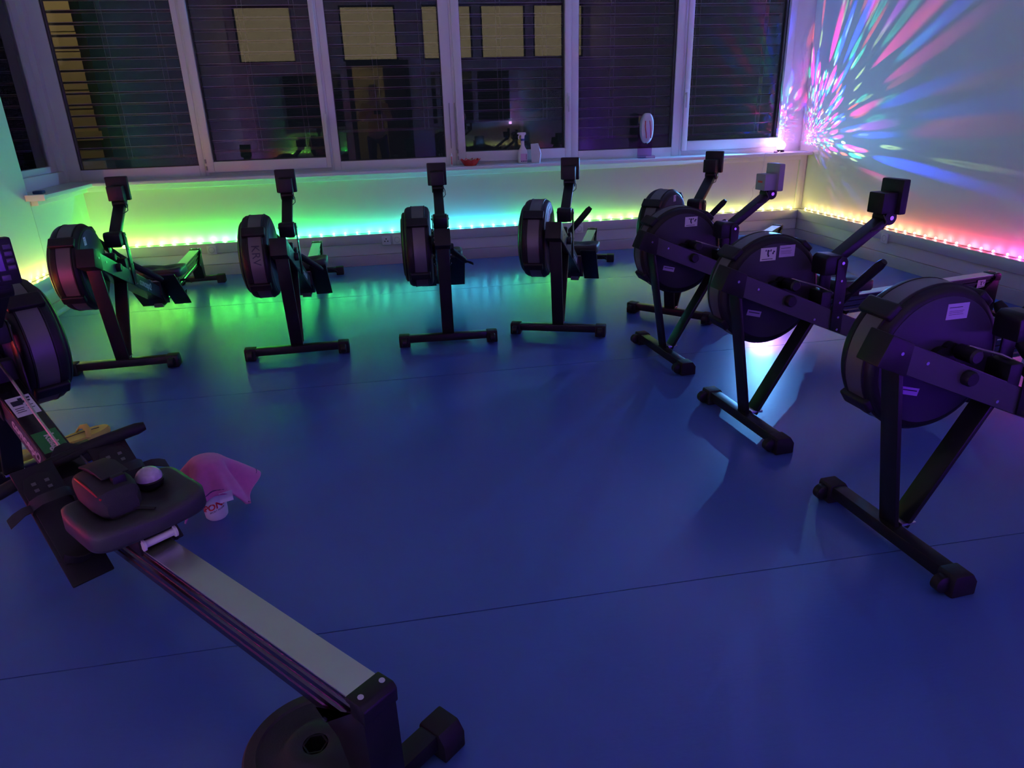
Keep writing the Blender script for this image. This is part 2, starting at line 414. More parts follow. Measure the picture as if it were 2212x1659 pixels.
# external venetian blinds
def blind(name, label, x0, x1, ztop, zbot, y, pitch, ang, along='x', cords=()):
    root = empty(name, ((x0+x1)/2, y, zbot)) if along == 'x' else empty(name, (y, (x0+x1)/2, zbot))
    L = (x1-x0)
    prof = []
    n = 6
    for k in range(n+1):
        u = -0.04+0.08*k/n
        prof.append((u, 0.006*(1-(u/0.04)**2)))
    mb = MB(); rings = []
    for e in (-L/2, L/2):
        r_ = [(u, v+0.0008) for u, v in prof]+[(u, v-0.0008) for u, v in prof[::-1]]
        rr = []
        for u, v in r_:
            yy = u*math.cos(ang)-v*math.sin(ang); zz = u*math.sin(ang)+v*math.cos(ang)
            rr.append((e, yy, zz) if along == 'x' else (yy, e, zz))
        rings.append(rr)
    mb.loft(rings)
    # rolled lips on both slat edges, the light on them put into a paler colour
    nface = len(mb.bm.faces)
    for sgn in (-1, 1):
        yy = sgn*0.04*math.cos(ang); zz = sgn*0.04*math.sin(ang)
        if along == 'x': mb.cyl((-L/2, yy, zz), (L/2, yy, zz), 0.0026, n=6)
        else: mb.cyl((yy, -L/2, zz), (yy, L/2, zz), 0.0026, n=6)
    mb.bm.faces.ensure_lookup_table()
    for f_ in mb.bm.faces[nface:]: f_.material_index = 1
    me = mb.mesh('slat'); me.materials.append(MATS['slat_shaded']); me.materials.append(MATS['slat_lip_lit'])
    z = 0.0
    br = MB()
    if along == 'x': br.box(-L/2, L/2, -0.04, 0.04, -0.012, 0.012)
    else: br.box(-0.04, 0.04, -L/2, L/2, -0.012, 0.012)
    add('bottom_rail', br, 'slat_shaded', root, bevel=0.003)
    k = 1
    while zbot+k*pitch < ztop:
        o = bpy.data.objects.new('slat', me); col.objects.link(o); o.parent = root; o.location = (0, 0, k*pitch); k += 1
    for c in cords:
        cc = MB()
        for off in (-0.02, 0.02):
            if along == 'x': cc.cyl((c+off, -0.045, 0), (c+off, -0.045, ztop-zbot), 0.0022, n=5)
            else: cc.cyl((0.045, c+off, 0), (0.045, c+off, ztop-zbot), 0.0022, n=5)
        add('ladder_cord', cc, 'cord_grey', root)
    tag(root, label, 'blind', 'outside venetian blinds')
    return root
BY = 7.21
bl = [('grey outside blind behind the far left pane of the back wall', -2.72, -1.60, 1.035), ('grey outside blind behind the second pane from the left', -1.56, -0.46, 1.06),
      ('grey outside blind behind the pane that mirrors the photographer', -0.43, 0.65, 1.20), ('grey outside blind behind the pane above the red bowl', 0.74, 1.81, 1.25),
      ('grey outside blind behind the pane with the soap dispenser', 1.86, 2.92, 1.055), ('brightly lit grey blind in the right-hand pane beside the colour burst', 2.98, 4.05, 1.045)]
for i, (lab, a, b, zb) in enumerate(bl):
    blind('venetian_blind', lab, a, b, 2.62, zb, BY, 0.092, R(-9), 'x', (-0.1, 0.34) if i != 5 else (-0.36, 0.36))
blind('venetian_blind', 'dark outside blind behind the narrow window of the left wall', 5.75, 6.95, 2.62, 1.03, XLG-0.25, 0.092, R(9), 'y', (0.0,))

# neighbouring building outside, lit by a warm lamp
nb = empty('neighbour_building', (-3.80, 9.4, 0)); tag(nb, 'warmly lit pale building corner seen through the far left pane', 'building')
add('facade_wall', MB().box(-0.35, 0.55, 0, 0.3, -0.5, 5.0), 'facade', nb)
add('facade_ledge', MB().box(-0.4, 0.6, -0.06, 0.02, 1.15, 1.25), 'facade', nb)
rows = MB()
for k in range(14): rows.box(-0.35, 0.55, -0.012, 0.0, 1.3+k*0.2, 1.3+k*0.2+0.17)
add('facade_course', rows, 'facade', nb)
lo = bpy.data.lights.new('street_lamp_light', 'POINT'); lo.energy = 14; lo.color = (1.0, 0.78, 0.35); lo.shadow_soft_size = 0.1
sl = empty('street_lamp', (-3.4, 8.2, 0)); tag(sl, 'small street lamp outside lighting the pale building corner', 'lamp')
add('lamp_post', MB().cyl((0, 0, 0), (0, 0, 3.3), 0.04, n=12), 'black_frame', sl)
add('lamp_head', MB().lathe([(0.03, 0.18), (0.12, 0.1), (0.13, 0.0)], (0, 0, 3.3), 'z', 16), 'black_frame', sl)
lob = bpy.data.objects.new('lamp_bulb', lo); col.objects.link(lob); lob.parent = sl; lob.location = (0, 0, 3.28)

# ------------------------------------------------------------------ LED strip round the room
def ramp(stops, t):
    if t <= stops[0][0]: return stops[0][1]
    for (a, ca), (b, cb) in zip(stops, stops[1:]):
        if t <= b:
            f = (t-a)/(b-a); return tuple(x+(y-x)*f for x, y in zip(ca, cb))
    return stops[-1][1]
def lit(c, f): return tuple(v*f for v in c)
# colour and brightness of the running rainbow, by position along each wall
back_c = [(-2.6, lit((0.25, 1, 0.02), 0.5)), (-2.2, lit((0.16, 1, 0.02), 0.65)), (-1.7, lit((0.05, 1, 0.05), 1.0)), (-0.9, lit((0.0, 1, 0.12), 0.8)), (-0.4, lit((0.0, 1, 0.32), 0.5)), (0.2, lit((0.0, 0.9, 0.7), 0.42)), (0.7, lit((0.0, 0.65, 1), 0.5)), (1.0, lit((0.0, 0.65, 1), 0.45)), (1.25, lit((0.0, 1, 0.45), 0.42)), (1.5, lit((0.05, 1, 0.10), 0.4)), (2.2, lit((0.25, 1, 0.05), 0.19)), (2.8, lit((0.5, 1, 0.05), 0.13)), (3.3, lit((0.8, 1, 0.05), 0.11)), (4.2, lit((1, 0.85, 0.05), 0.11))]
right_c = [(-0.85, lit((0.20, 0.02, 1), 0.7)), (1.5, lit((0.25, 0.02, 1), 0.7)), (2.6, lit((0.4, 0.01, 1), 0.6)), (3.4, lit((0.9, 0.0, 0.9), 0.5)), (3.9, lit((1, 0.0, 0.5), 0.3)), (4.3, lit((1, 0.01, 0.16), 0.28)), (4.8, lit((1, 0.05, 0.03), 0.24)), (5.3, lit((1, 0.20, 0.02), 0.18)), (5.8, lit((1, 0.42, 0.02), 0.15)), (6.4, lit((1, 0.62, 0.03), 0.11)), (6.8, lit((1, 0.80, 0.04), 0.11))]
left_c = [(-0.85, lit((0.25, 0.02, 1), 0.5)), (0.6, lit((0.5, 0.0, 1), 0.45)), (1.2, lit((1, 0.0, 0.75), 0.8)), (1.8, lit((1, 0.0, 0.30), 0.9)), (2.4, lit((1, 0.02, 0.04), 1.1)), (3.2, lit((1, 0.06, 0.01), 0.9)), (3.9, lit((1, 0.42, 0.02), 0.6)), (4.8, lit((1, 0.75, 0.02), 0.26)), (5.6, lit((1, 0.85, 0.02), 0.17)), (6.2, lit((0.5, 1, 0.04), 0.15)), (6.8, lit((0.2, 1, 0.1), 0.3))]
front_c = [(-2.6, lit((0.6, 0.5, 1), 2.0)), (0, lit((0.6, 0.4, 1), 2.0)), (0.7, lit((0.22, 0.0, 1), 2.1)), (4.3, lit((0.16, 0.0, 1), 2.1))]
strip = empty('led_light_strip', (XL+0.1, YB-0.05, 0.295))
tag(strip, 'multicolour LED light strip running along the skirting trunking', 'light strip')
o0 = Vector(strip.location)
bm_ = MB().lathe([(0.0005, -0.008), (0.0085, -0.003), (0.0085, 0.003), (0.0005, 0.008)], (0, 0, 0), 'z', 6)
led_me = bm_.mesh('led_bulb', weld=True); led_me.materials.append(MATS['led_bulb'])
def led(p, c):
    o = bpy.data.objects.new('led_bulb', led_me); col.objects.link(o); o.parent = strip
    o.location = Vector(p)-o0; o.color = (*[v+0.025 for v in c], 1)
ZL = 0.309; OFF = 0.040
jit = lambda: random.uniform(-0.006, 0.006)
n = 62
for k in range(n):
    x = XL+0.13+(XR-XL-0.26)*k/(n-1); led((x+jit(), YB-OFF+jit()*0.6, ZL), ramp(back_c, x))
n = 66
for k in range(n):
    y = YB-0.14-(YB-YF-0.25)*k/(n-1); led((XR-(OFF+jit()*0.6 if y > 3.4 else 0.014), y+jit(), ZL if y > 3.4 else 0.3025), ramp(right_c, y))
for k in range(n):
    y = YB-0.14-(YB-YF-0.25)*k/(n-1); led((XL+(OFF+jit()*0.6 if y > 4.2 else 0.014), y+jit(), ZL if y > 4.2 else 0.3025), ramp(left_c, y))
for a, b, n in ((XL+0.15, DX0-0.12, 18), (DX1+0.12, XR-0.15, 30)):
    for k in range(n):
        x = a+(b-a)*k/(n-1); led((x, YF+0.014, 0.3025), ramp(front_c, x))
tp = MB()
for pts in ([(XL+OFF, YF+0.1), (XL+OFF, YB-OFF), (XR-OFF, YB-OFF), (XR-OFF, YF+0.1)],):
    path = []
    for (xa, ya), (xb, yb) in zip(pts, pts[1:]):
        m_ = int(max(abs(xb-xa), abs(yb-ya))/0.15)
        for k in range(m_): path.append((xa+(xb-xa)*k/m_-o0.x, ya+(yb-ya)*k/m_-o0.y, 0.0035+0.0015*math.sin(k*1.7)))
    path.append((pts[-1][0]-o0.x, pts[-1][1]-o0.y, 0.0035))
    tp.tube(path, 0.0032, 6)
add('strip_cable', tp, 'strip_tape', strip)

# ------------------------------------------------------------------ rowing machine
def beam_top(x): return 0.715-0.429*(x+0.109)
def beam_bot(x): return 0.627-0.42*(x+0.135)
FC = (0.125, 0.59)                     # flywheel centre (x, z)
RT0, RT1 = (0.90, 0.252), (2.25, 0.300)  # monorail top line
def rail_z(x): return RT0[1]+(RT1[1]-RT0[1])*(x-RT0[0])/(RT1[0]-RT0[0])

def make_foot_bar(root, name, x, half, cast):
    fb = add(name, MB().box(x-0.026, x+0.026, -half+0.03, half-0.03, 0.024, 0.068), 'black_frame', root, bevel=0.006)
    for s_ in (-1, 1):
        a, b = sorted((s_*(half-0.065), s_*half))
        fc = add('foot_cap', MB().prism([(x-0.034, 0.0), (x+0.048, 0.0), (x+0.048, 0.045), (x+0.030, 0.072), (x-0.030, 0.072), (x-0.034, 0.06)], a, b), 'rubber', fb, bevel=0.005)
        if cast:
            y0, y1 = sorted((s_*(half-0.052), s_*(half-0.016)))
            add('caster_wheel', MB().lathe([(0.001, y0), (0.02, y0), (0.027, y0+0.005), (0.027, y1-0.005), (0.02, y1), (0.001, y1)], (x-0.045, 0, 0.036), 'y', 20), 'black_plastic', fc)
    return fb

def make_rower():
    root = empty('rowing_machine')
    make_foot_bar(root, 'front_foot_bar', 0.0, 0.305, True)
    # V shaped front legs
    add('front_leg', MB().bar((0.002, 0, 0.066), (-0.100, 0, 0.64), 0.072, 0.016), 'black_frame', root, bevel=0.004)
    add('front_leg', MB().bar((0.040, 0, 0.058), (0.285, 0, 0.478), 0.072, 0.018), 'black_frame', root, bevel=0.004)
    add('leg_gusset', MB().box(0.02, 0.075, -0.036, 0.036, 0.066, 0.076), 'bolt_steel', root, bevel=0.002)
    # main beam
    bx1 = 0.955
    beam = add('main_beam', MB().prism([(-0.15, beam_top(-0.15)), (-0.187, 0.648), (-0.128, beam_bot(-0.128)), (bx1, beam_bot(bx1)), (bx1, beam_top(bx1))], -0.043, 0.043), 'black_gloss', root, bevel=0.004)
    for y0, y1 in ((-0.0445, -0.0425), (0.0425, 0.0445)):
        add('beam_side', MB().prism([(-0.09, beam_top(-0.09)-0.003), (-0.09, beam_bot(-0.09)+0.003), (bx1-0.004, beam_bot(bx1)+0.003), (bx1-0.004, beam_top(bx1)-0.003)], y0, y1), 'beam_grey', beam)
    add('beam_cap', MB().prism([(-0.154, beam_top(-0.154)+0.003), (-0.192, 0.646), (-0.128, beam_bot(-0.128)-0.004), (-0.085, beam_bot(-0.085)-0.004), (-0.075, beam_top(-0.075)+0.003)], -0.046, 0.046), 'black_plastic', beam, bevel=0.005)
    bt = lambda x, dz, sd=-1, r=0.0055: MB().cyl((x, sd*0.043, dz), (x, sd*0.0485, dz), r, n=12)
    for sd in (-1, 1):
        for x in (-0.115, -0.02, 0.27):
            add('bolt', bt(x, (beam_top(x)+beam_bot(x))/2+0.01 if x < 0.2 else beam_bot(x)+0.022, sd), 'bolt_steel', beam)
    # lettering on both sides of the beam
    tm = text_mesh('concept2', 0.066, 0.0005, 0.0012); tm.materials.append(MATS['decal_white'])
    sl_ = -0.425
    xc = 0.575; zc = (beam_top(xc)+beam_bot(xc))/2
    put('lettering', tm, 'decal_white', beam, frame_matrix((xc, -0.0447, zc), (1, 0, sl_), (0, 0, 1)) @ Matrix.Scale(0.92, 4))
    put('lettering', tm, 'decal_white', beam, frame_matrix((xc, 0.0447, zc), (-1, 0, -sl_), (0, 0, 1)) @ Matrix.Scale(0.92, 4))
    # flywheel housing
    c = (FC[0], 0, FC[1])
    prof = [(0.150, 0.066), (0.214, 0.066), (0.228, 0.072), (0.236, 0.084), (0.238, 0.10), (0.238, 0.175), (0.236, 0.195), (0.228, 0.208), (0.214, 0.214), (0.150, 0.214)]
    fh = add('flywheel_housing', MB().lathe(prof, c, 'y', 72), 'black_plastic', root, weld=True)
    add('side_cover', MB().lathe([(0.0005, 0.0625), (0.204, 0.0625), (0.207, 0.064), (0.207, 0.068)], c, 'y', 64), 'disc_plastic', fh, weld=True)
    cage = MB().lathe([(0.206, 0.212), (0.206, 0.224), (0.196, 0.232), (0.06, 0.238), (0.0005, 0.238)], c, 'y', 64)
    add('intake_cover', cage, 'black_plastic', fh, weld=True)
    ring = MB()
    for rr in (0.08, 0.11, 0.14, 0.17):
        ring.lathe([(rr-0.004, 0.237-(rr-0.06)*0.03), (rr, 0.243-(rr-0.06)*0.03), (rr+0.004, 0.237-(rr-0.06)*0.03)], c, 'y', 40)
    add('intake_ribs', ring, 'black_plastic', fh)
    add('perforated_band', MB().lathe([(0.238, 0.098), (0.2405, 0.099), (0.2405, 0.169), (0.238, 0.170)], c, 'y', 64), 'perforated_band', fh)
    for y in (0.095, 0.173):
        add('band_bead', MB().lathe([(0.237, y-0.004), (0.2425, y-0.002), (0.2425, y+0.002), (0.237, y+0.004)], c, 'y', 64), 'black_plastic', fh)
    for a_, w_, l_ in ((136, 0.128, 0.058), (214, 0.118, 0.050), (48, 0.12, 0.06), (-38, 0.118, 0.05)):
        a_ = R(a_); M = Matrix.Translation((FC[0], 0.14, FC[1])) @ Matrix.Rotation(-a_, 4, 'Y')
        add('housing_clamp', MB().box(0.228, 0.256, -w_/2, w_/2, -l_/2, l_/2, M), 'black_plastic', fh, bevel=0.009, seg=3)
    # axle hub and cord knobs
    add('axle_hub', MB().cyl((FC[0], 0.04, FC[1]), (FC[0], 0.072, FC[1]), 0.05, n=24).cyl((0.155, 0.040, 0.628), (0.155, 0.072, 0.628), 0.026, n=20), 'black_plastic', root)
    add('axle_knob', MB().lathe([(0.024, 0.0), (0.024, -0.02), (0.020, -0.026), (0.0005, -0.026)], (0.135, -0.043, 0.575), 'y', 22), 'black_plastic', root, weld=True)
    add('axle_knob', MB().lathe([(0.020, 0.036), (0.024, 0.030), (0.024, -0.030), (0.018, -0.036), (0.0005, -0.036)], (0.165, -0.005, 0.632), 'y', 22), 'black_plastic', root, weld=True)
    # upright with monitor arm pivot
    up = add('upright_bracket', MB().prism([(0.292, 0.664), (0.288, 0.735), (0.305, 0.752), (0.372, 0.748), (0.392, 0.728), (0.394, 0.664)], -0.046, 0.046), 'black_frame', root, bevel=0.009)
    for sd in (-1, 1):
        y0, y1 = sorted((sd*0.047, sd*0.053))
        pl = add('upright_plate', MB().prism([(0.344, 0.73), (0.36, 0.742), (0.385, 0.738), (0.395, 0.72), (0.393, 0.655), (0.402, 0.64), (0.408, 0.405), (0.352, 0.425)], y0, y1), 'black_frame', root, bevel=0.002)
        for z, x in ((0.716, 0.368), (0.64, 0.372), (0.545, 0.378), (0.48, 0.380), (0.425, 0.382)):
            add('bolt', MB().cyl((x, sd*0.053, z), (x, sd*0.058, z), 0.007 if z > 0.7 else 0.0052, n=12), 'bolt_steel', pl)
    add('chain_guide', MB().box(0.295, 0.345, -0.044, 0.044, 0.47, 0.595), 'black_plastic', root, bevel=0.006)
    # arm, hinge, monitor
    P0, P1 = Vector((0.355, 0, 0.716)), Vector((0.583, 0, 0.880))
    arm = add('monitor_arm', MB().bar(P0, P1, 0.064, 0.036), 'black_frame', root, bevel=0.006)
    add('arm_hinge', MB().cyl((0.586, -0.038, 0.886), (0.586, 0.038, 0.886), 0.030, n=24).box(0.562, 0.618, -0.034, 0.034, 0.886, 0.915), 'black_plastic', arm, bevel=0.003)
    add('bolt', MB().cyl((0.588, -0.038, 0.886), (0.588, -0.042, 0.886), 0.009, n=16), 'bolt_steel', arm)
    add('monitor_cable', MB().tube([(0.55, -0.034, 0.90), (0.56, -0.046, 0.872), (0.545, -0.048, 0.845), (0.52, -0.040, 0.838), (0.50, -0.034, 0.835)], 0.0028, 6), 'cable_dark', arm)
    mon = add('monitor', MB().box(0.600, 0.634, -0.0625, 0.0625, 0.900, 1.042), 'black_plastic', root, bevel=0.007)
    add('battery_box', MB().box(0.530, 0.602, -0.044, 0.044, 0.905, 0.990), 'black_plastic', mon, bevel=0.005)
    add('screen', MB().box(0.6335, 0.6352, -0.05, 0.026, 0.945, 1.025), 'screen', mon)
    bb = MB()
    for k in range(4): bb.box(0.633, 0.637, 0.034, 0.055, 0.945+k*0.021, 0.959+k*0.021)
    for k in range(3): bb.box(0.633, 0.637, -0.05+k*0.03, -0.026+k*0.03, 0.915, 0.932)
    add('monitor_buttons', bb, 'beam_grey', mon, bevel=0.001)
    # monorail
    ang = math.atan2(RT1[1]-RT0[1], RT1[0]-RT0[0]); L = (Vector(RT1)-Vector(RT0)).length
    Mr = Matrix.Translation((RT0[0], 0, RT0[1])) @ Matrix.Rotation(-ang, 4, 'Y')
    half = [(0.034, -0.004), (0.034, -0.016), (0.026, -0.020), (0.026, -0.034), (0.031, -0.037), (0.031, -0.050), (0.025, -0.053), (0.025, -0.066), (0.031, -0.069), (0.031, -0.083), (0.026, -0.086), (0.030, -0.094), (0.030, -0.112)]
    sec = [(-y, z) for y, z in half[::-1]]+half if False else half+[(-y, z) for y, z in half[::-1]]
    mr = MB(); mr.loft([[Mr @ Vector((u, y, z)) for y, z in sec] for u in (0.0, L)])
    rail = add('monorail', mr, 'dark_aluminium', root, smooth=False)
    tk = MB(); tk.box(0.06, L+0.002, -0.037, 0.037, -0.004, 0.0, Mr)
    add('rail_track', tk, 'steel_track', rail)
    ec = MB().prism([(2.238, rail_z(2.238)+0.004), (2.285, 0.307), (2.296, 0.296), (2.294, 0.26), (2.252, 0.262), (2.25, 0.29), (2.238, 0.29)], -0.043, 0.043)
    cap = add('rail_end_cap', ec, 'black_plastic', root, bevel=0.004)
    for y in (-0.027, 0.027):
        add('bolt', MB().cyl((2.268, y, 0.304), (2.269, y, 0.3095), 0.0065, n=14), 'bolt_steel', cap)
    rl = add('rear_leg', MB().prism([(2.135, 0.190), (2.15, 0.178), (2.252, 0.27), (2.288, 0.266), (2.292, 0.05), (2.232, 0.05), (2.19, 0.16)], -0.041, 0.041), 'black_frame', root, bevel=0.004)
    for sd in (-1, 1): add('bolt', MB().cyl((2.152, sd*0.041, 0.188), (2.152, sd*0.046, 0.188), 0.006, n=12), 'bolt_steel', rl)
    make_foot_bar(root, 'rear_foot_bar', 2.262, 0.205, False)
    # footstretcher
    Mf = frame_matrix((0.80, 0, 0.40), (0.32, 0, -0.285), (0, 1, 0))       # x runs down the plate, z out of it
    for sd in (-1, 1):
        y0, y1 = sorted((sd*0.050, sd*0.165))
        fp = MB().box(0.02, 0.43, y0, y1, -0.012, 0.0, Mf)
        f = add('footplate', fp, 'black_plastic', root, bevel=0.004)
        yc = (y0+y1)/2
        hc = MB()
        pts = [(0.10, yc-0.05), (0.06, yc-0.035), (0.05, yc), (0.06, yc+0.035), (0.10, yc+0.05), (0.36, yc+0.048), (0.36, yc-0.048)]
        hc.loft([[Mf @ Vector((a, b, z)) for a, b in pts] for z in (0.001, 0.008)])
        add('flex_foot', hc, 'rubber', f, bevel=0.002)
        hl = MB(); n_ = 12
        for z0, z1, ro in ((0.008, 0.055, 0.05),):
            rin = [[Mf @ Vector((0.335+math.cos(t)*rr*0.8, yc+math.sin(t)*rr, z)) for t in [-1.3+2.6*k/n_ for k in range(n_+1)]] for rr, z in ((ro, z0), (ro, z1), (ro-0.005, z1), (ro-0.005, z0))]
            hl.loft(rin, close=False, caps=False)
        add('heel_cup', hl, 'rubber', f)
        # strap arching over the foot with a loose end
        st = MB()
        arc = [(0.16, yc-0.058, -0.002), (0.16, yc-0.056, 0.03), (0.165, yc-0.035, 0.062), (0.17, yc, 0.074), (0.165, yc+0.035, 0.062), (0.16, yc+0.056, 0.03), (0.16, yc+0.058, -0.002)]
        rings = []
        for a, b, z in arc: rings.append([Mf @ Vector((a+du, b, z+dz)) for du, dz in ((-0.016, 0), (0.016, 0), (0.016, 0.003), (-0.016, 0.003))])
        st.loft(rings)
        add('foot_strap', st, 'webbing', f)
        ysd = yc+sd*0.055
        tail = [Mf @ Vector(p) for p in ((0.165, ysd, 0.028), (0.17, ysd+sd*0.025, 0.036), (0.178, ysd+sd*0.05, 0.030), (0.185, ysd+sd*0.068, 0.022))]
        tb = MB(); rg = []
        for q, wd_ in zip(tail, (0.012, 0.013, 0.016, 0.015)): rg.append([q+Vector((a_*0.75, 0, -a_*0.66))+Vector((b_*0.66, 0, b_*0.75)) for a_, b_ in ((-wd_, -0.002), (wd_, -0.002), (wd_, 0.002), (-wd_, 0.002))])
        tb.loft(rg)
        add('strap_end', tb, 'webbing', f)
        slots = MB()
        for u in (0.085, 0.108):
            for v in (-0.018, 0.018): slots.box(u-0.005, u+0.005, yc+v-0.006, yc+v+0.006, 0.008, 0.0092, Mf)
        add('flex_foot_holes', slots, 'hole_grey', f)
    add('footstretcher_bracket', MB().prism([(0.86, 0.33), (0.98, 0.235), (0.99, 0.15), (0.90, 0.17), (0.84, 0.24)], -0.056, 0.056), 'black_plastic', root, bevel=0.004)
    # chain
    ch = MB().tube([(0.165, 0.0, 0.655), (0.30, 0.0, 0.612), (0.44, 0.0, 0.548)], 0.005, 6)
    add('chain', ch, 'chain_steel', root)
    return root

def seat_mesh():
    bm = bmesh.new(); nx, ny = 22, 28
    LX, LY = 0.128, 0.158
    def outline(t):
        c_, s__ = math.cos(t), math.sin(t); e = 0.34
        x = LX*math.copysign(abs(c_)**e, c_); y = LY*math.copysign(abs(s__)**e, s__)
        return x*(1-0.10*(abs(y)/LY)**2*(1 if x > 0 else 0.2)), y
    def top(x, y):
        dip = sum(math.exp(-(((x-0.0)/0.055)**2+((y-s_*0.062)/0.042)**2)) for s_ in (-1, 1))
        return 0.052-0.020*dip+0.010*(abs(y)/LY)**2+0.008*max(0, -x/LX)-0.006*math.exp(-((x-0.128)/0.03)**2-(y/0.03)**2)
    NR, NA = 12, 56
    rings = []
    for ri in range(NR+1):
        f = ri/NR
        rings.append([bm.verts.new((outline(2*math.pi*k/NA)[0]*f, outline(2*math.pi*k/NA)[1]*f, top(outline(2*math.pi*k/NA)[0]*f, outline(2*math.pi*k/NA)[1]*f)-(0.006*max(0, (f-0.9)/0.1)**2))) for k in range(NA)] if ri else [bm.verts.new((0, 0, top(0, 0)))])
    for k in range(NA): bm.faces.new((rings[0][0], rings[1][k], rings[1][(k+1) % NA]))
    for a, b in zip(rings[1:], rings[2:]):
        for k in range(NA): bm.faces.new((a[k], b[k], b[(k+1) % NA], a[(k+1) % NA]))
    prev = rings[-1]
    for sc_, z in ((1.008, 0.040), (1.012, 0.010), (0.985, 0.0)):
        cur = [bm.verts.new((outline(2*math.pi*k/NA)[0]*sc_, outline(2*math.pi*k/NA)[1]*sc_, z)) for k in range(NA)]
        for k in range(NA): bm.faces.new((prev[k], cur[k], cur[(k+1) % NA], prev[(k+1) % NA]))
        prev = cur
    bm.faces.new(prev[::-1])
    bmesh.ops.recalc_face_normals(bm, faces=bm.faces)
    me = bpy.data.meshes.new('seat'); bm.to_mesh(me); bm.free()
    me.polygons.foreach_set('use_smooth', [True]*len(me.polygons)); me.materials.append(MATS['seat_foam'])
    return me
seat_me = seat_mesh()
cm = MB().box(-0.105, 0.105, -0.052, 0.052, -0.018, 0.0).box(-0.10, 0.10, -0.052, -0.044, -0.062, -0.018).box(-0.10, 0.10, 0.044, 0.052, -0.062, -0.018)
carriage_me = cm.mesh('seat_carriage', 0.003); carriage_me.materials.append(MATS['black_plastic'])
rm = MB().lathe([(0.0005, -0.046), (0.017, -0.046), (0.017, -0.040), (0.011, -0.038), (0.011, 0.038), (0.017, 0.040), (0.017, 0.046), (0.0005, 0.046)], (0, 0, 0), 'y', 16)
roller_me = rm.mesh('seat_roller'); roller_me.materials.append(MATS['roller_white'])
# handle: slightly swept grip with a centre yoke, built along local y
hm = MB()
pts = [(0.028, -0.235, 0.0), (0.024, -0.21, 0), (0.010, -0.12, 0), (0.0, -0.05, 0), (0.0, 0.05, 0), (0.010, 0.12, 0), (0.024, 0.21, 0), (0.028, 0.235, 0)]
hm.tube(pts, [0.014, 0.020, 0.020, 0.019, 0.019, 0.020, 0.020, 0.014], 16)
handle_me = hm.mesh('handle'); handle_me.materials.append(MATS['rubber'])
ym = MB().prism([(-0.012, -0.045), (0.014, -0.045), (0.014, 0.045), (-0.012, 0.045), (-0.05, 0.016), (-0.05, -0.016)], -0.016, 0.016, 'xy')
yoke_me = ym.mesh('handle_yoke', 0.005); yoke_me.materials.append(MATS['black_plastic'])

rower0 = make_rower()
# ---- placement: x, y, heading, seat x, (handle position, handle axes)
def handle_at(root, c, axis, back):
    """axis: direction of the grip's right half; back: direction the grip sweeps"""
    h = bpy.data.objects.new('handle', handle_me); col.objects.link(h); h.parent = root
    h.matrix_local = frame_matrix(c, back, (-Vector(axis)))
    y = bpy.data.objects.new('handle_yoke', yoke_me); col.objects.link(y); y.parent = h
    return h
def seat_at(root, x):
    z = rail_z(x)+0.060
    s = bpy.data.objects.new('seat', seat_me); col.objects.link(s); s.parent = root; s.location = (x, 0, z)
    c = bpy.data.objects.new('seat_carriage', carriage_me); col.objects.link(c); c.parent = s
    for dx in (-0.108, 0.108):
        r = bpy.data.objects.new('seat_roller', roller_me); col.objects.link(r); r.parent = s; r.location = (dx, 0, -0.026)
    return s
up_r = dict(axis=(0.10, -0.62, 0.72), back=(1, 0, 0)); dn_r = dict(axis=(0.42, -0.66, -0.62), back=(0.8, 0, 0.3))
GR = 'rowing machines set out in a horseshoe'
rowers = {
 'R1': (-1.597, 4.161, 91.92, 1.13, dn_r, 'black rowing machine standing furthest left along the window wall, lit green'),
 'R2': (-0.611, 4.162, 90.85, 1.12, dn_r, 'black rowing machine with KRV written on its flywheel band'),
 'R3': (0.304, 4.159, 86.50, 1.13, dn_r, 'black rowing machine seen end-on below the red bowl, cyan light behind it'),
 'R4': (1.008, 4.161, 68.24, 1.13, up_r, 'black rowing machine whose handle end sticks up against the green light strip'),
 'R5': (1.825, 4.323, 43.20, 1.13, up_r, 'black rowing machine in the far corner, half hidden behind another one'),
 'R6': (1.479, 3.571, 4.52, 1.14, dn_r, 'black rowing machine with a pale grey monitor, rearmost of the three violet-lit ones'),
 'R7': (1.490, 2.630, 4.73, 1.20, up_r, 'violet-lit black rowing machine with two stickers, middle one on the right side'),
 'R8': (1.520, 1.704, 3.90, 1.15, dn_r, 'violet-lit black rowing machine nearest the camera at the right edge'),
 'R9': (-1.597, 2.806, -49.30, 1.275, None, 'black rowing machine nearest the camera at lower left with bare steel rail'),
}
RW = {}
for k, (x, y, t, sx, hd, lab) in rowers.items():
    r = rower0 if k == 'R1' else copy_tree(rower0)
    r.location = (x, y, 0); r.rotation_euler = (0, 0, R(t))
    tag(r, lab, 'rowing machine', GR)
    RW[k] = r
for k, (x, y, t, sx, hd, lab) in rowers.items():
    r = RW[k]; seat_at(r, sx)
    if hd: handle_at(r, (0.455, 0.0, 0.555), **hd)
    else: handle_at(r, (0.80, 0.0, 0.372), (-0.10, -0.98, -0.13), (0.9, 0, -0.25))
# R9: long chain run down the beam
add('chain', MB().tube([(0.44, 0.0, 0.548), (0.6, 0.0, 0.455), (0.76, 0.0, 0.382)], 0.005, 6), 'chain_steel', RW['R9'])
add('seat_cord', MB().tube([(0.80, 0.03, 0.372), (0.9, 0.035, 0.33), (1.0, 0.02, 0.30)], 0.003, 6), 'cable_dark', RW['R9'])

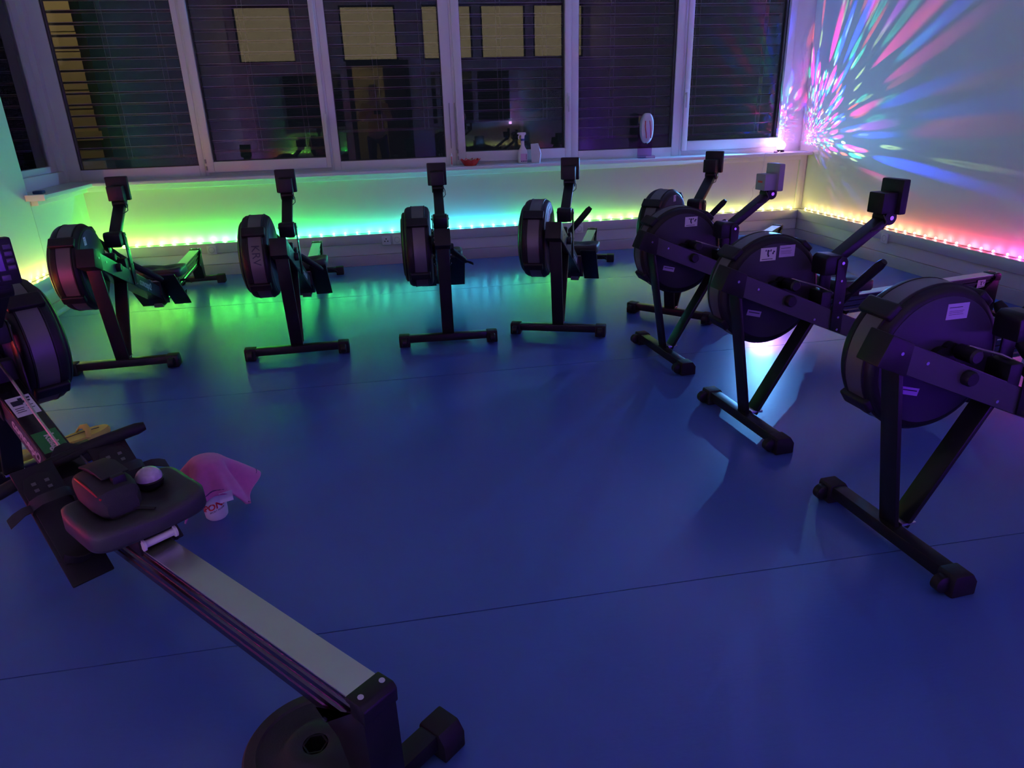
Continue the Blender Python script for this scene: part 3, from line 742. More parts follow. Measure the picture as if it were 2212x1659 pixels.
# ---- stickers and marks
def sticker(root, name, m, origin, xdir, ydir, w, h, marks=()):
    M = frame_matrix(origin, xdir, ydir)
    s = add(name, MB().box(-w/2, w/2, -h/2, h/2, 0.0, 0.0006), m, root); s.matrix_local = M
    if marks:
        mb = MB()
        for x0, x1, y0, y1 in marks: mb.box(x0*w-w/2, x1*w-w/2, y0*h-h/2, y1*h-h/2, 0.0006, 0.0010)
        add('sticker_print', mb, 'ink_dark', s)
    return s
lines = [(0.08, 0.7, 0.74, 0.78), (0.1, 0.8, 0.52, 0.54), (0.1, 0.75, 0.42, 0.44), (0.1, 0.78, 0.30, 0.32)]
emblem = [(0.3, 0.36, 0.72, 0.86), (0.42, 0.52, 0.42, 0.84), (0.52, 0.60, 0.72, 0.78), (0.62, 0.68, 0.70, 0.86), (0.75, 0.84, 0.48, 0.62), (0.80, 0.9, 0.62, 0.74), (0.1, 0.8, 0.10, 0.15), (0.46, 0.56, 0.3, 0.44)]
DX = (1, 0, 0); DZ_ = (0, 0, 1)
YD = 0.0625
def disc_pt(x, z): return (x, YD-0.0002, z)
# right side cover stickers (outer normal -y)
for k, items in {'R7': [('sticker_white', 0.085, 0.755, 0.075, 0.055, emblem), ('sticker_lilac', 0.175, 0.762, 0.075, 0.05, lines)],
                 'R6': [('sticker_white', 0.165, 0.752, 0.075, 0.052, emblem)],
                 'R8': [('sticker_lilac', 0.165, 0.748, 0.078, 0.05, lines)],
                 'R5': [('sticker_white', 0.13, 0.775, 0.035, 0.04, emblem), ('sticker_white', 0.09, 0.70, 0.06, 0.055, emblem)],
                 'R1': [('sticker_white', 0.06, 0.745, 0.035, 0.045, lines)], 'R4': [('sticker_white', 0.09, 0.74, 0.05, 0.07, emblem)]}.items():
    for m_, x, z, w_, h_, mk in items:
        sticker(RW[k], 'sticker', m_, disc_pt(x, z), DX, DZ_, w_, h_, mk)
for k in ('R6', 'R7', 'R8'):
    sticker(RW[k], 'sticker', 'sticker_lilac', disc_pt(0.045, 0.50), (1, 0, -0.25), DZ_, 0.07, 0.025, [(0.1, 0.9, 0.55, 0.7)])
# sticker at the rear of R6's rail and white paper marks
sticker(RW['R6'], 'sticker', 'sticker_white', (2.16, -0.0318, rail_z(2.16)-0.05), DX, DZ_, 0.06, 0.05, emblem)
# R2: KRV handwriting on the flywheel band, reading top to bottom
me = text_mesh('KRV', 0.062, 0.0004); ang_ = R(168)
pc = Vector((FC[0]+0.2412*math.cos(ang_), 0.134, FC[1]+0.2412*math.sin(ang_)))
tz = Vector((-math.sin(ang_), 0, math.cos(ang_)))   # towards larger angle: downwards at the front
put('lettering', me, 'ink_dark', RW['R2'], frame_matrix(pc, tz, (0, -1, 0)))
me = text_mesh('TRS', 0.035, 0.0004); ang_ = R(30)
# R9: white club sticker and green sponsor sticker on top of the beam
s_dir = Vector((1, 0, -0.429)).normalized(); nrm = Vector((0.429, 0, 1)).normalized()
def on_top(x): return Vector((x, 0, beam_top(x)))+nrm*0.0005
s1 = sticker(RW['R9'], 'sticker', 'sticker_white', on_top(0.475), (0, 1, 0), -s_dir, 0.072, 0.105, [(0.12, 0.55, 0.55, 0.80), (0.45, 0.62, 0.62, 0.9), (0.62, 0.9, 0.66, 0.74), (0.68, 0.95, 0.80, 0.88), (0.12, 0.5, 0.40, 0.43), (0.12, 0.46, 0.30, 0.33), (0.12, 0.5, 0.2, 0.23), (0.6, 0.9, 0.45, 0.48), (0.6, 0.9, 0.3, 0.33)])
s2 = sticker(RW['R9'], 'sticker', 'sticker_green', on_top(0.66), (0, 1, 0), -s_dir, 0.074, 0.105)
me = text_mesh('kelag', 0.042, 0.0004, 0.0012)
put('lettering', me, 'decal_white', s2, Matrix.Translation((0.006, -0.008, 0.0008)) @ Matrix.Rotation(R(-90), 4, 'Z') @ Matrix.Scale(0.95, 4))
# R6 has an older pale monitor
gm = {}
for ch in RW['R6'].children:
    if ch.name.startswith('monitor') and ch.type == 'MESH' and 'arm' not in ch.name:
        for o in [ch]+list(ch.children):
            if o.data.materials[0].name == 'black_plastic':
                o.data = o.data.copy(); o.data.materials[0] = MATS['grey_plastic']
        add('monitor_mark', MB().box(0.5285, 0.5302, -0.02, 0.02, 0.945, 0.955), 'red_ink', ch)

# ------------------------------------------------------------------ things on the window sill
SZ = 0.864
# party lamp throwing a colour pattern on the corner
LP = Vector((3.985, 6.835, SZ))
dl = empty('party_lamp', LP); tag(dl, 'glowing pink-white party lamp at the right end of the window sill', 'lamp')
add('lamp_base', MB().lathe([(0.0005, 0.0), (0.034, 0.0), (0.038, 0.006), (0.030, 0.026), (0.0005, 0.026)], (0, 0, 0), 'z', 24), 'black_plastic', dl, weld=True)
gl = MB(); pr = [(0.030, 0.026)]+[(0.044*math.sin(t), 0.064-0.044*math.cos(t)) for t in [R(a) for a in range(42, 180, 12)]]+[(0.0005, 0.108)]
add('lamp_globe', gl.lathe(pr, (0, 0, 0), 'z', 28), 'disco_globe', dl, weld=True)
add('lamp_plug', MB().box(-0.115, -0.075, -0.085, -0.072, 0.0, 0.014), 'label_pink', dl, bevel=0.003)
cb = MB().tube([(-0.02, -0.03, 0.01), (-0.05, -0.06, 0.006), (-0.075, -0.078, 0.006)], 0.003, 6)
cb.tube([(-0.115, -0.08, 0.006), (-0.17, -0.09, 0.006), (-0.225, -0.115, 0.005), (-0.24, -0.128, -0.01), (-0.245, -0.135, -0.12), (-0.27, -0.14, -0.24), (-0.34, -0.14, -0.33), (-0.33, -0.14, -0.40), (-0.37, -0.13, -0.48), (-0.40, -0.09, -0.545)], 0.0022, 6)
add('lamp_cable', cb, 'cable_white', dl)
# the projected pattern is the lamp's own light: a point source whose colour depends on direction
pl_ = bpy.data.lights.new('party_lamp_light', 'POINT'); pl_.energy = DISCO_POWER; pl_.shadow_soft_size = 0.0; pl_.use_nodes = True
nt = pl_.node_tree; em = nt.nodes['Emission']
tc = nt.nodes.new('ShaderNodeTexCoord')
def node(t, **k):
    n_ = nt.nodes.new(t)
    for a, b in k.items():
        if hasattr(n_, a): setattr(n_, a, b)
    return n_
def math_(op, a, b=None, c=None, clamp=False):
    n_ = nt.nodes.new('ShaderNodeMath'); n_.operation = op; n_.use_clamp = clamp
    for i, v in enumerate((a, b, c)):
        if v is None: continue
        if isinstance(v, (int, float)): n_.inputs[i].default_value = v
        else: nt.links.new(v, n_.inputs[i])
    return n_.outputs[0]
DIRV = tc.outputs['Normal']
sp = nt.nodes.new('ShaderNodeSeparateXYZ'); nt.links.new(DIRV, sp.inputs[0])
# polar angle from the axis that points at the side wall, and azimuth round it
pol = math_('ARCCOSINE', sp.outputs['X']); azi = math_('ARCTAN2', sp.outputs['Z'], sp.outputs['Y'])
cv = nt.nodes.new('ShaderNodeCombineXYZ'); nt.links.new(azi, cv.inputs[0]); nt.links.new(pol, cv.inputs[1])
nz = nt.nodes.new('ShaderNodeTexNoise'); nz.inputs['Scale'].default_value = 3.0; nz.inputs['Detail'].default_value = 2
nt.links.new(cv.outputs[0], nz.inputs['Vector'])
va = nt.nodes.new('ShaderNodeVectorMath'); va.operation = 'MULTIPLY_ADD'
nt.links.new(nz.outputs['Color'], va.inputs[0]); va.inputs[1].default_value = (0.12, 0.12, 0.0); nt.links.new(cv.outputs[0], va.inputs[2])
# the dome is dimmest straight at the wall beside it and brightest out into the room
g1 = math_('MINIMUM', math_('DIVIDE', 0.04, math_('POWER', math_('MAXIMUM', sp.outputs['X'], 0.05), 2.2)), 1.05)
g1 = math_('ADD', g1, math_('MULTIPLY', math_('MULTIPLY', math_('LESS_THAN', sp.outputs['X'], 0.0), math_('LESS_THAN', sp.outputs['Y'], 0.03)), 2.6))
g2 = math_('MINIMUM', math_('DIVIDE', 0.009, math_('POWER', math_('MAXIMUM', sp.outputs['Y'], 0.05), 2.0)), 1.0)
GAIN = math_('MULTIPLY', g1, g2)
# coloured beams leave the dome mainly upwards
bmask = nt.nodes.new('ShaderNodeMapRange'); bmask.interpolation_type = 'SMOOTHSTEP'
bmask.inputs['From Min'].default_value = 3.0; bmask.inputs['From Max'].default_value = 2.25; bmask.inputs['To Min'].default_value = 0.16; bmask.inputs['To Max'].default_value = 1.0
nt.links.new(azi, bmask.inputs['Value'])
bm2 = nt.nodes.new('ShaderNodeMapRange'); bm2.interpolation_type = 'SMOOTHSTEP'
bm2.inputs['From Min'].default_value = -0.80; bm2.inputs['From Max'].default_value = -0.45; bm2.inputs['To Min'].default_value = 0.02; bm2.inputs['To Max'].default_value = 1.0
nt.links.new(sp.outputs['X'], bm2.inputs['Value'])
BGAIN = math_('MULTIPLY', math_('MULTIPLY', math_('MINIMUM', math_('MULTIPLY', GAIN, 1.3), 0.42), bmask.outputs['Result']), bm2.outputs['Result'])
total = None
for (scale, seed, sx_, thr, hole, col_, st) in ((4.6, 0.0, 1.0, 0.30, 0.0, (1.0, 0.0, 0.35), 26.0), (4.8, 3.1, 1.3, 0.34, 0.0, (0.005, 0.04, 1.0), 48.0), (7.5, 7.7, 0.8, 0.23, 0.10, (0.04, 1.0, 0.65), 15.0), (4.4, 11.3, 1.2, 0.27, 0.0, (0.62, 0.0, 1.0), 20.0), (6.0, 15.9, 1.1, 0.20, 0.0, (1.0, 0.10, 0.03), 14.0), (8.5, 21.3, 1.0, 0.19, 0.06, (0.6, 1.0, 0.3), 11.0)):
    mp = nt.nodes.new('ShaderNodeMapping'); mp.inputs['Location'].default_value = (seed, seed*1.7, 0); mp.inputs['Scale'].default_value = (1.25*sx_, 0.75, 1)
    nt.links.new(va.outputs[0], mp.inputs['Vector'])
    vo = nt.nodes.new('ShaderNodeTexVoronoi'); vo.voronoi_dimensions = '2D'; vo.inputs['Scale'].default_value = scale; nt.links.new(mp.outputs[0], vo.inputs['Vector'])
    mr_ = nt.nodes.new('ShaderNodeMapRange'); mr_.interpolation_type = 'SMOOTHSTEP'
    mr_.inputs['From Min'].default_value = thr; mr_.inputs['From Max'].default_value = thr*0.45; mr_.inputs['To Min'].default_value = 0; mr_.inputs['To Max'].default_value = st
    nt.links.new(vo.outputs['Distance'], mr_.inputs['Value'])
    # only some cells carry a beam
    sr = nt.nodes.new('ShaderNodeSeparateColor'); nt.links.new(vo.outputs['Color'], sr.inputs[0])
    on = math_('GREATER_THAN', sr.outputs[0], 0.42)
    val = math_('MULTIPLY', math_('MULTIPLY', mr_.outputs['Result'], on), BGAIN)
    if hole:
        hl_ = nt.nodes.new('ShaderNodeMapRange'); hl_.inputs['From Min'].default_value = hole*0.5; hl_.inputs['From Max'].default_value = hole*1.4; hl_.inputs['To Min'].default_value = 0.35
        nt.links.new(vo.outputs['Distance'], hl_.inputs['Value']); val = math_('MULTIPLY', val, hl_.outputs['Result'])
    sc_ = nt.nodes.new('ShaderNodeVectorMath'); sc_.operation = 'SCALE'; sc_.inputs[0].default_value = col_
    nt.links.new(val, sc_.inputs['Scale'])
    if total is None: total = sc_.outputs[0]
    else:
        ad = nt.nodes.new('ShaderNodeVectorMath'); ad.operation = 'ADD'; nt.links.new(total, ad.inputs[0]); nt.links.new(sc_.outputs[0], ad.inputs[1]); total = ad.outputs[0]
# general bluish glow of the globe
gw = nt.nodes.new('ShaderNodeVectorMath'); gw.operation = 'SCALE'; gw.inputs[0].default_value = DISCO_GLOW
GG = math_('MULTIPLY', GAIN, math_('SUBTRACT', 1.0, math_('MULTIPLY', math_('MAXIMUM', sp.outputs['X'], 0.0), 0.75)))
nt.links.new(GG, gw.inputs['Scale'])
ad = nt.nodes.new('ShaderNodeVectorMath'); ad.operation = 'ADD'; nt.links.new(total, ad.inputs[0]); nt.links.new(gw.outputs[0], ad.inputs[1]); total = ad.outputs[0]
mk = nt.nodes.new('ShaderNodeMapRange'); mk.interpolation_type = 'SMOOTHSTEP'
mk.inputs['From Min'].default_value = -0.27; mk.inputs['From Max'].default_value = -0.16; mk.inputs['To Min'].default_value = 0.03; mk.inputs['To Max'].default_value = 1.0
nt.links.new(math_('ADD', sp.outputs['Z'], math_('MULTIPLY', math_('LESS_THAN', sp.outputs['X'], 0.0), 0.04)), mk.inputs['Value'])
nt.links.new(total, em.inputs['Color']); nt.links.new(mk.outputs['Result'], em.inputs['Strength'])
plo = bpy.data.objects.new('lamp_light', pl_); col.objects.link(plo); plo.parent = dl; plo.location = (0.02, 0.0, 0.125)

# red bowl of wrapped sweets
bw = empty('sweet_bowl', (0.815, 6.845, SZ)); tag(bw, 'red star-edged bowl of wrapped sweets on the window sill', 'bowl')
mb = MB(); rings = []
for f, z, inner in ((0.0, 0.0, 0), (0.62, 0.0, 0), (0.78, 0.018, 0), (1.0, 0.045, 0), (1.08, 0.056, 0), (1.02, 0.056, 1), (0.94, 0.044, 1), (0.72, 0.02, 1), (0.0, 0.012, 1)):
    rings.append([(max(f, 0.004)*0.088*(1+0.06*math.cos(10*t)*f)*math.cos(t), max(f, 0.004)*0.075*(1+0.06*math.cos(10*t)*f)*math.sin(t), z+0.006*math.cos(10*t)*max(0, f-0.7)/0.3) for t in [2*math.pi*k/40 for k in range(40)]])
mb.loft(rings); add('bowl', mb, 'red_bowl', bw)
for k in range(11):
    a = k*2.4; r_ = 0.014+0.0045*k
    M = Matrix.Translation((r_*math.cos(a), r_*0.85*math.sin(a), 0.038+0.008*(k % 3))) @ Matrix.Rotation(a*1.7, 4, 'Z') @ Matrix.Rotation(0.4*math.sin(k), 4, 'X')
    sw = MB().lathe([(0.009, -0.026), (0.003, -0.017), (0.010, -0.010), (0.012, 0.0), (0.010, 0.010), (0.003, 0.017), (0.009, 0.026)], (0, 0, 0), 'x', 10)
    for v in sw.bm.verts: v.co = M @ v.co
    o = add('wrapped_sweet', sw, ('candy', 'paper_white', 'candy', 'red_bowl')[k % 4])
    o.location = bw.location
    tag(o, 'small wrapped sweet heaped in the red bowl', 'sweet', 'sweets in the red bowl')
# spray bottle
sb = empty('spray_bottle', (1.325, 6.862, SZ), R(8)); tag(sb, 'white trigger spray bottle with pink label on the window sill', 'bottle')
rings = []
for z, a, b in ((0, 0.040, 0.026), (0.004, 0.046, 0.030), (0.09, 0.046, 0.030), (0.115, 0.042, 0.028), (0.145, 0.022, 0.019), (0.165, 0.016, 0.015), (0.205, 0.015, 0.015)):
    rings.append([(a*math.copysign(abs(math.cos(t))**0.7, math.cos(t)), b*math.copysign(abs(math.sin(t))**0.7, math.sin(t)), z) for t in [2*math.pi*k/28 for k in range(28)]])
add('bottle_body', MB().loft(rings), 'white_plastic', sb)
add('bottle_collar', MB().cyl((0, 0, 0.203), (0, 0, 0.222), 0.018, n=18), 'blue_cap', sb)
add('trigger_head', MB().prism([(-0.016, 0.222), (0.016, 0.222), (0.018, 0.25), (0.034, 0.262), (0.030, 0.278), (-0.045, 0.278), (-0.052, 0.266), (-0.030, 0.258), (-0.014, 0.25)], -0.011, 0.011), 'white_plastic', sb, bevel=0.003)
add('trigger', MB().tube([(-0.030, 0, 0.257), (-0.040, 0, 0.240), (-0.036, 0, 0.218)], [0.006, 0.006, 0.004], 8), 'white_plastic', sb)
add('bottle_label', MB().box(-0.032, 0.032, -0.0316, -0.0300, 0.014, 0.088), 'label_pink', sb)
mb = MB()
for k in range(4): mb.box(-0.028+0.017*k, -0.018+0.017*k, -0.0322, -0.0314, 0.016, 0.024)
for k in range(5): mb.box(0.020, 0.030, -0.0322, -0.0314, 0.036+0.010*k, 0.040+0.010*k)
add('label_print', mb, 'ink_dark', sb)
# folded white paper packet
pk = empty('paper_packet', (1.452, 6.848, SZ), R(-14)); tag(pk, 'bluish white folded paper packet beside the spray bottle', 'packet')
mb = MB(); mb.loft([[(-0.042, -0.022, 0), (0.036, -0.026, 0), (0.040, 0.020, 0), (-0.040, 0.022, 0)], [(-0.046, -0.024, 0.09), (0.044, -0.030, 0.085), (0.050, 0.016, 0.085), (-0.044, 0.022, 0.09)], [(-0.050, -0.018, 0.172), (0.020, -0.012, 0.178), (0.022, 0.002, 0.176), (-0.050, -0.002, 0.172)]])
add('packet_body', mb, 'paper_white', pk, bevel=0.002, smooth=False)
add('packet_fold', MB().prism([(-0.046, 0.085), (0.046, 0.082), (0.018, 0.175), (-0.048, 0.170)], -0.034, -0.031), 'paper_white', pk, smooth=False)
# tiny white bottle with red print
tb = empty('eye_drop_bottle', (0.640, 6.87, SZ)); tag(tb, 'slim white bottle with red print left of the red bowl', 'bottle')
add('bottle_body', MB().lathe([(0.0005, 0), (0.012, 0), (0.0125, 0.003), (0.0125, 0.095), (0.007, 0.103), (0.007, 0.118), (0.0005, 0.118)], (0, 0, 0), 'z', 16), 'white_plastic', tb, weld=True)
mb = MB()
for k in range(6): mb.box(-0.006, 0.006, -0.0132, -0.0122, 0.018+0.012*k, 0.026+0.012*k)
add('label_print', mb, 'red_ink', tb)
# soap dispenser on a clear stand
dp = empty('soap_dispenser', (2.555, 6.865, SZ), R(-12)); tag(dp, 'oval white hand sanitiser dispenser on a clear acrylic stand', 'dispenser')
add('stand_base', MB().box(-0.075, 0.085, -0.085, 0.05, 0, 0.022), 'clear_acrylic', dp, bevel=0.002)
add('base_edge', MB().box(-0.005, 0.085, -0.089, -0.0855, 0.003, 0.020), 'label_pink', dp, bevel=0.001)
add('stand_back', MB().box(-0.075, 0.065, 0.012, 0.020, 0.022, 0.40), 'clear_acrylic', dp, bevel=0.001)
rings = []
for y, f in ((0.010, 0.96), (-0.030, 1.0), (-0.062, 0.95), (-0.080, 0.80), (-0.088, 0.45), (-0.089, 0.02)):
    ring = []
    for k in range(40):
        t = 2*math.pi*k/40; ca, sa = math.cos(t), math.sin(t)
        x = 0.066*math.copysign(abs(ca)**0.75, ca)*f; z = 0.275+0.14*math.copysign(abs(sa)**0.7, sa)*f
        if sa < 0: x *= 1-0.12*(-sa)
        ring.append((x, y, z))
    rings.append(ring)
add('dispenser_shell', MB().loft(rings), 'disp_shell', dp)
for sg in (-1, 1):
    add('shell_stripe', MB().tube([(sg*0.020, -0.0885, 0.345), (sg*0.026+0.004, -0.089, 0.29), (sg*0.022+0.012, -0.088, 0.22), (sg*0.022+0.016, -0.085, 0.185)], 0.0035, 8), 'red_ink', dp)
mb = MB(); mb.cyl((0.0, -0.05, 0.150), (0.0, -0.05, 0.132), 0.012, n=12)
add('nozzle', mb, 'cable_dark', dp)
# dark clip on the left sill
c0 = empty('sill_clip', (XL+0.02, 5.93, SZ)); tag(c0, 'small dark blue clip lying on the left sill', 'clip')
add('clip_body', MB().box(-0.018, 0.05, -0.03, 0.03, 0, 0.022), 'blue_cap', c0, bevel=0.006)

# ------------------------------------------------------------------ wall sockets on the trunking
def socket(name, label, loc, rz, holes):
    e = empty(name, loc, rz); tag(e, label, 'socket', 'wall sockets on the trunking')
    add('socket_plate', MB().box(-0.041, 0.041, -0.012, 0.0, -0.041, 0.041), 'white_plastic', e, bevel=0.004)
    if holes == 'schuko':
        add('socket_well', MB().lathe([(0.026, -0.0125), (0.024, -0.0125), (0.022, -0.004), (0.0005, -0.004)], (0, 0, 0), 'y', 26), 'cord_grey', e)
        mb = MB()
        for s_ in (-1, 1): mb.cyl((s_*0.0095, -0.0035, 0), (s_*0.0095, -0.0050, 0), 0.003, n=10)
        add('pin_holes', mb, 'cable_dark', e)
    else:
        mb = MB()
        for a, b in ((-0.014, -0.008), (0.014, -0.008), (0, 0.014)): mb.cyl((a, -0.0115, b), (a, -0.0135, b), 0.006, n=12)
        add('pin_holes', mb, 'cable_dark', e)
    return e
YS, ZS = YB-0.0855, 0.236
socket('wall_socket', 'white socket low on the back wall right of the green-lit rowing machine', (-1.609, YS, ZS), 0, 'schuko')
socket('wall_socket', 'white three-hole outlet, left of the pair in the middle of the back wall', (-0.036, YS, ZS-0.006), 0, 'three')
socket('wall_socket', 'white socket, right of the pair in the middle of the back wall', (0.066, YS, ZS-0.006), 0, 'schuko')
socket('wall_socket', 'white socket partly hidden behind the raised rowing handle', (1.85, YS, ZS-0.006), 0, 'schuko')
socket('wall_socket', 'white socket on the right wall under the orange lights', (XR-0.0855, 5.36, ZS-0.01), R(-90), 'schuko')

# ------------------------------------------------------------------ things by the near rowing machine
# bottle and towel
bt_ = empty('drink_bottle', (-0.717, 2.355, 0)); tag(bt_, 'white drinks bottle with red lettering standing on the blue floor', 'bottle')
add('bottle_body', MB().lathe([(0.0005, 0), (0.032, 0.0), (0.0385, 0.008), (0.0405, 0.03), (0.0405, 0.155), (0.036, 0.172), (0.030, 0.180), (0.0005, 0.180)], (0, 0, 0), 'z', 36), 'bottle_white', bt_, weld=True)
add('bottle_cap', MB().lathe([(0.030, 0.180), (0.032, 0.184), (0.031, 0.205), (0.012, 0.212), (0.010, 0.232), (0.0005, 0.234)], (0, 0, 0), 'z', 28), 'black_plastic', bt_, weld=True)
def wrap_text(body, size, z, rad, a_mid, m, slant=0.0):
    me = text_mesh(body, size, 0.0004, 0.0010 if size > 0.02 else 0)
    for v in me.vertices:
        a = a_mid+v.co.x/rad; r_ = rad+0.0004+v.co.z
        zz = z+v.co.y+slant*v.co.x
        v.co = (r_*math.cos(a), r_*math.sin(a), zz)
    return add('lettering', me, m, bt_)
toCam = math.atan2(-2.355, 0.717)
wrap_text('SPONSER', 0.034, 0.066, 0.0405, toCam+0.25, 'red_ink', 0.30)
wrap_text('SPORT FOOD', 0.009, 0.045, 0.0405, toCam+0.10, 'ink_dark', 0.30)
# towel draped over bottle
NU, NV = 54, 46
bm = bmesh.new(); grid = []
for j in range(NV+1):
    row = []
    for i in range(NU+1):
        u = (i/NU-0.5)*0.44; v = (j/NV-0.5)*0.34
        a = math.atan2(v, u); d = math.hypot(u, v)
        fold = 0.010*math.sin(5*a+0.6)+0.006*math.sin(9*a+2.0)
        core = 0.050
        over = max(0.0, d-core)
        hr = min(d, core)+over*(0.50+0.16*math.sin(3*a+0.9))+fold*min(1, over/0.06)
        z = 0.243-0.010*(min(d, core)/core)**2-over*(0.80-0.10*math.sin(3*a+0.9))
        z += 0.006*math.sin(22*u+3)*math.cos(19*v)
        z = max(z, 0.062+0.01*math.sin(4*a))
        row.append(bm.verts.new((hr*math.cos(a), hr*math.sin(a), z)))
    grid.append(row)
for j in range(NV):
    for i in range(NU): bm.faces.new((grid[j][i], grid[j][i+1], grid[j+1][i+1], grid[j+1][i]))
seam_pts = [Vector(grid[j][i].co) for i, j in [(i, 2) for i in range(2, NU-1)]+[(NU-2, j) for j in range(3, NV-1)]+[(i, NV-2) for i in range(NU-2, 1, -1)]+[(2, j) for j in range(NV-2, 2, -1)]]
bmesh.ops.recalc_face_normals(bm, faces=bm.faces)
me = bpy.data.meshes.new('towel'); bm.to_mesh(me); bm.free(); me.polygons.foreach_set('use_smooth', [True]*len(me.polygons))
tw = add('towel', me, 'pink_towel'); tw.location = (-0.712, 2.352, 0.0); tw.rotation_euler = (0, 0, R(24))
sol = tw.modifiers.new('thickness', 'SOLIDIFY'); sol.thickness = 0.006; sol.offset = 1.0
tag(tw, 'pink terry towel with dark seams draped over the drinks bottle', 'towel')
add('towel_hem', MB().tube([p+Vector((0, 0, 0.0065)) for p in seam_pts[::2]], 0.0030, 6), 'towel_seam', tw)
tg = Vector(grid[1][NU-14].co) if False else seam_pts[40]
add('care_label', MB().box(-0.022, 0.022, -0.002, 0.0, -0.034, 0.004), 'sticker_white', tw, loc=tuple(seam_pts[28]+Vector((0.004, -0.008, -0.004))))
# unlit dome lamp on the seat
r9 = RW['R9']; bpy.context.view_layer.update()
def w9(x, y, z):
    t = R(-49.3); return (-1.597+x*math.cos(t)-y*math.sin(t), 2.806+x*math.sin(t)+y*math.cos(t), z)
ST = rail_z(1.275)+0.060+0.0475
dm = empty('dome_lamp', w9(1.225, 0.068, ST-0.004)); tag(dm, 'unlit black party lamp with clear dome lying on the near seat', 'lamp')
add('lamp_base', MB().lathe([(0.0005, 0), (0.022, 0.0), (0.034, 0.014), (0.039, 0.030), (0.036, 0.034), (0.0005, 0.034)], (0, 0, 0), 'z', 28), 'black_plastic', dm, weld=True)
dome = add('lamp_dome', MB().lathe([(0.036, 0.032)]+[(0.037*math.cos(t), 0.034+0.034*math.sin(t)) for t in [R(a) for a in range(10, 90, 12)]]+[(0.0005, 0.068)], (0, 0, 0), 'z', 28), 'disco_clear', dm, weld=True)
# black pouch on the seat
bg = empty('belt_pouch', w9(1.215, -0.045, ST-0.003), R(-49.3)); tag(bg, 'black zipped pouch with a flap lying on the near seat', 'bag')
rings = []
for x, w_, h_ in ((-0.115, 0.030, 0.050), (-0.105, 0.046, 0.074), (-0.04, 0.060, 0.094), (0.04, 0.062, 0.092), (0.09, 0.055, 0.080), (0.108, 0.040, 0.055)):
    rings.append([(x, w_*math.copysign(abs(math.cos(t))**0.6, math.cos(t)), h_*0.5+h_*0.5*math.copysign(abs(math.sin(t))**0.6, math.sin(t))) for t in [2*math.pi*k/24 for k in range(24)]])
add('pouch_body', MB().loft(rings), 'bag_black', bg)
add('pouch_flap', MB().prism([(-0.108, 0.082), (-0.03, 0.101), (0.055, 0.098), (0.058, 0.104), (-0.03, 0.107), (-0.110, 0.088)], -0.020, 0.052), 'bag_black', bg, bevel=0.003)
add('flap_buckle', MB().box(0.052, 0.075, 0.0, 0.035, 0.072, 0.104), 'black_plastic', bg, bevel=0.004)
add('piping', MB().tube([(-0.112, -0.032, 0.052), (-0.05, -0.050, 0.084), (0.04, -0.052, 0.083), (0.095, -0.045, 0.065)], 0.003, 6), 'red_trim', bg)
add('strap_end', MB().tube([(0.10, 0.02, 0.012), (0.125, 0.045, 0.010), (0.14, 0.052, 0.011), (0.15, 0.06, 0.010)], 0.006, 6, 0.4), 'webbing', bg)
# weight plate under the rail
wp_ = empty('weight_plate', (-0.250, 1.205, 0)); tag(wp_, 'black rubber weight plate lying on the floor under the near rail', 'weight plate')
wp_.location = w9(2.068, -0.028, 0.0)
pr = [(0.028, 0.0), (0.150, 0.0), (0.157, 0.006), (0.158, 0.040), (0.152, 0.048), (0.128, 0.050), (0.124, 0.044), (0.070, 0.043), (0.062, 0.049), (0.034, 0.049), (0.028, 0.046), (0.028, 0.0)]
add('plate_body', MB().lathe(pr, (0, 0, 0), 'z', 72), 'plate_black', wp_, weld=True)
add('hub_ring', MB().lathe([(0.0285, 0.001), (0.0285, 0.047), (0.024, 0.046), (0.024, 0.001)], (0, 0, 0), 'z', 6), 'black_plastic', wp_)
# yellow foam slippers under the front of the machine
def slipper(loc, rz, label):
    e = empty('foam_slipper', loc, rz); tag(e, label, 'slipper', 'yellow slippers under the near rowing machine')
    def out(s_): return [(0.145*math.cos(t)*s_, (0.050+0.010*math.cos(t))*math.sin(t)*s_) for t in [2*math.pi*k/32 for k in range(32)]]
    mb = MB(); mb.loft([[(x, y, z) for x, y in out(s_)] for s_, z in ((0.94, 0.0), (0.99, 0.012), (1.0, 0.030), (0.95, 0.040))])
    add('sole', mb, 'yellow_foam', e)
    add('toe_strap', MB().tube([(0.02, -0.054, 0.034), (0.035, -0.035, 0.062), (0.04, 0.0, 0.072), (0.035, 0.035, 0.062), (0.02, 0.054, 0.034)], [0.010, 0.013, 0.015, 0.013, 0.010], 10, 0.4), 'yellow_foam', e)
    add('edge_line', MB().tube([(-0.10, 0.012, 0.041), (-0.04, 0.022, 0.0412), (0.05, 0.016, 0.0412), (0.10, 0.002, 0.041)], 0.0022, 6), 'cable_dark', e)
slipper((-1.475, 3.145, 0), R(48), 'yellow foam slipper showing on both sides of the near machine\'s beam')
slipper((-1.735, 2.955, 0), R(38), 'yellow foam slipper cut off by the left picture edge')

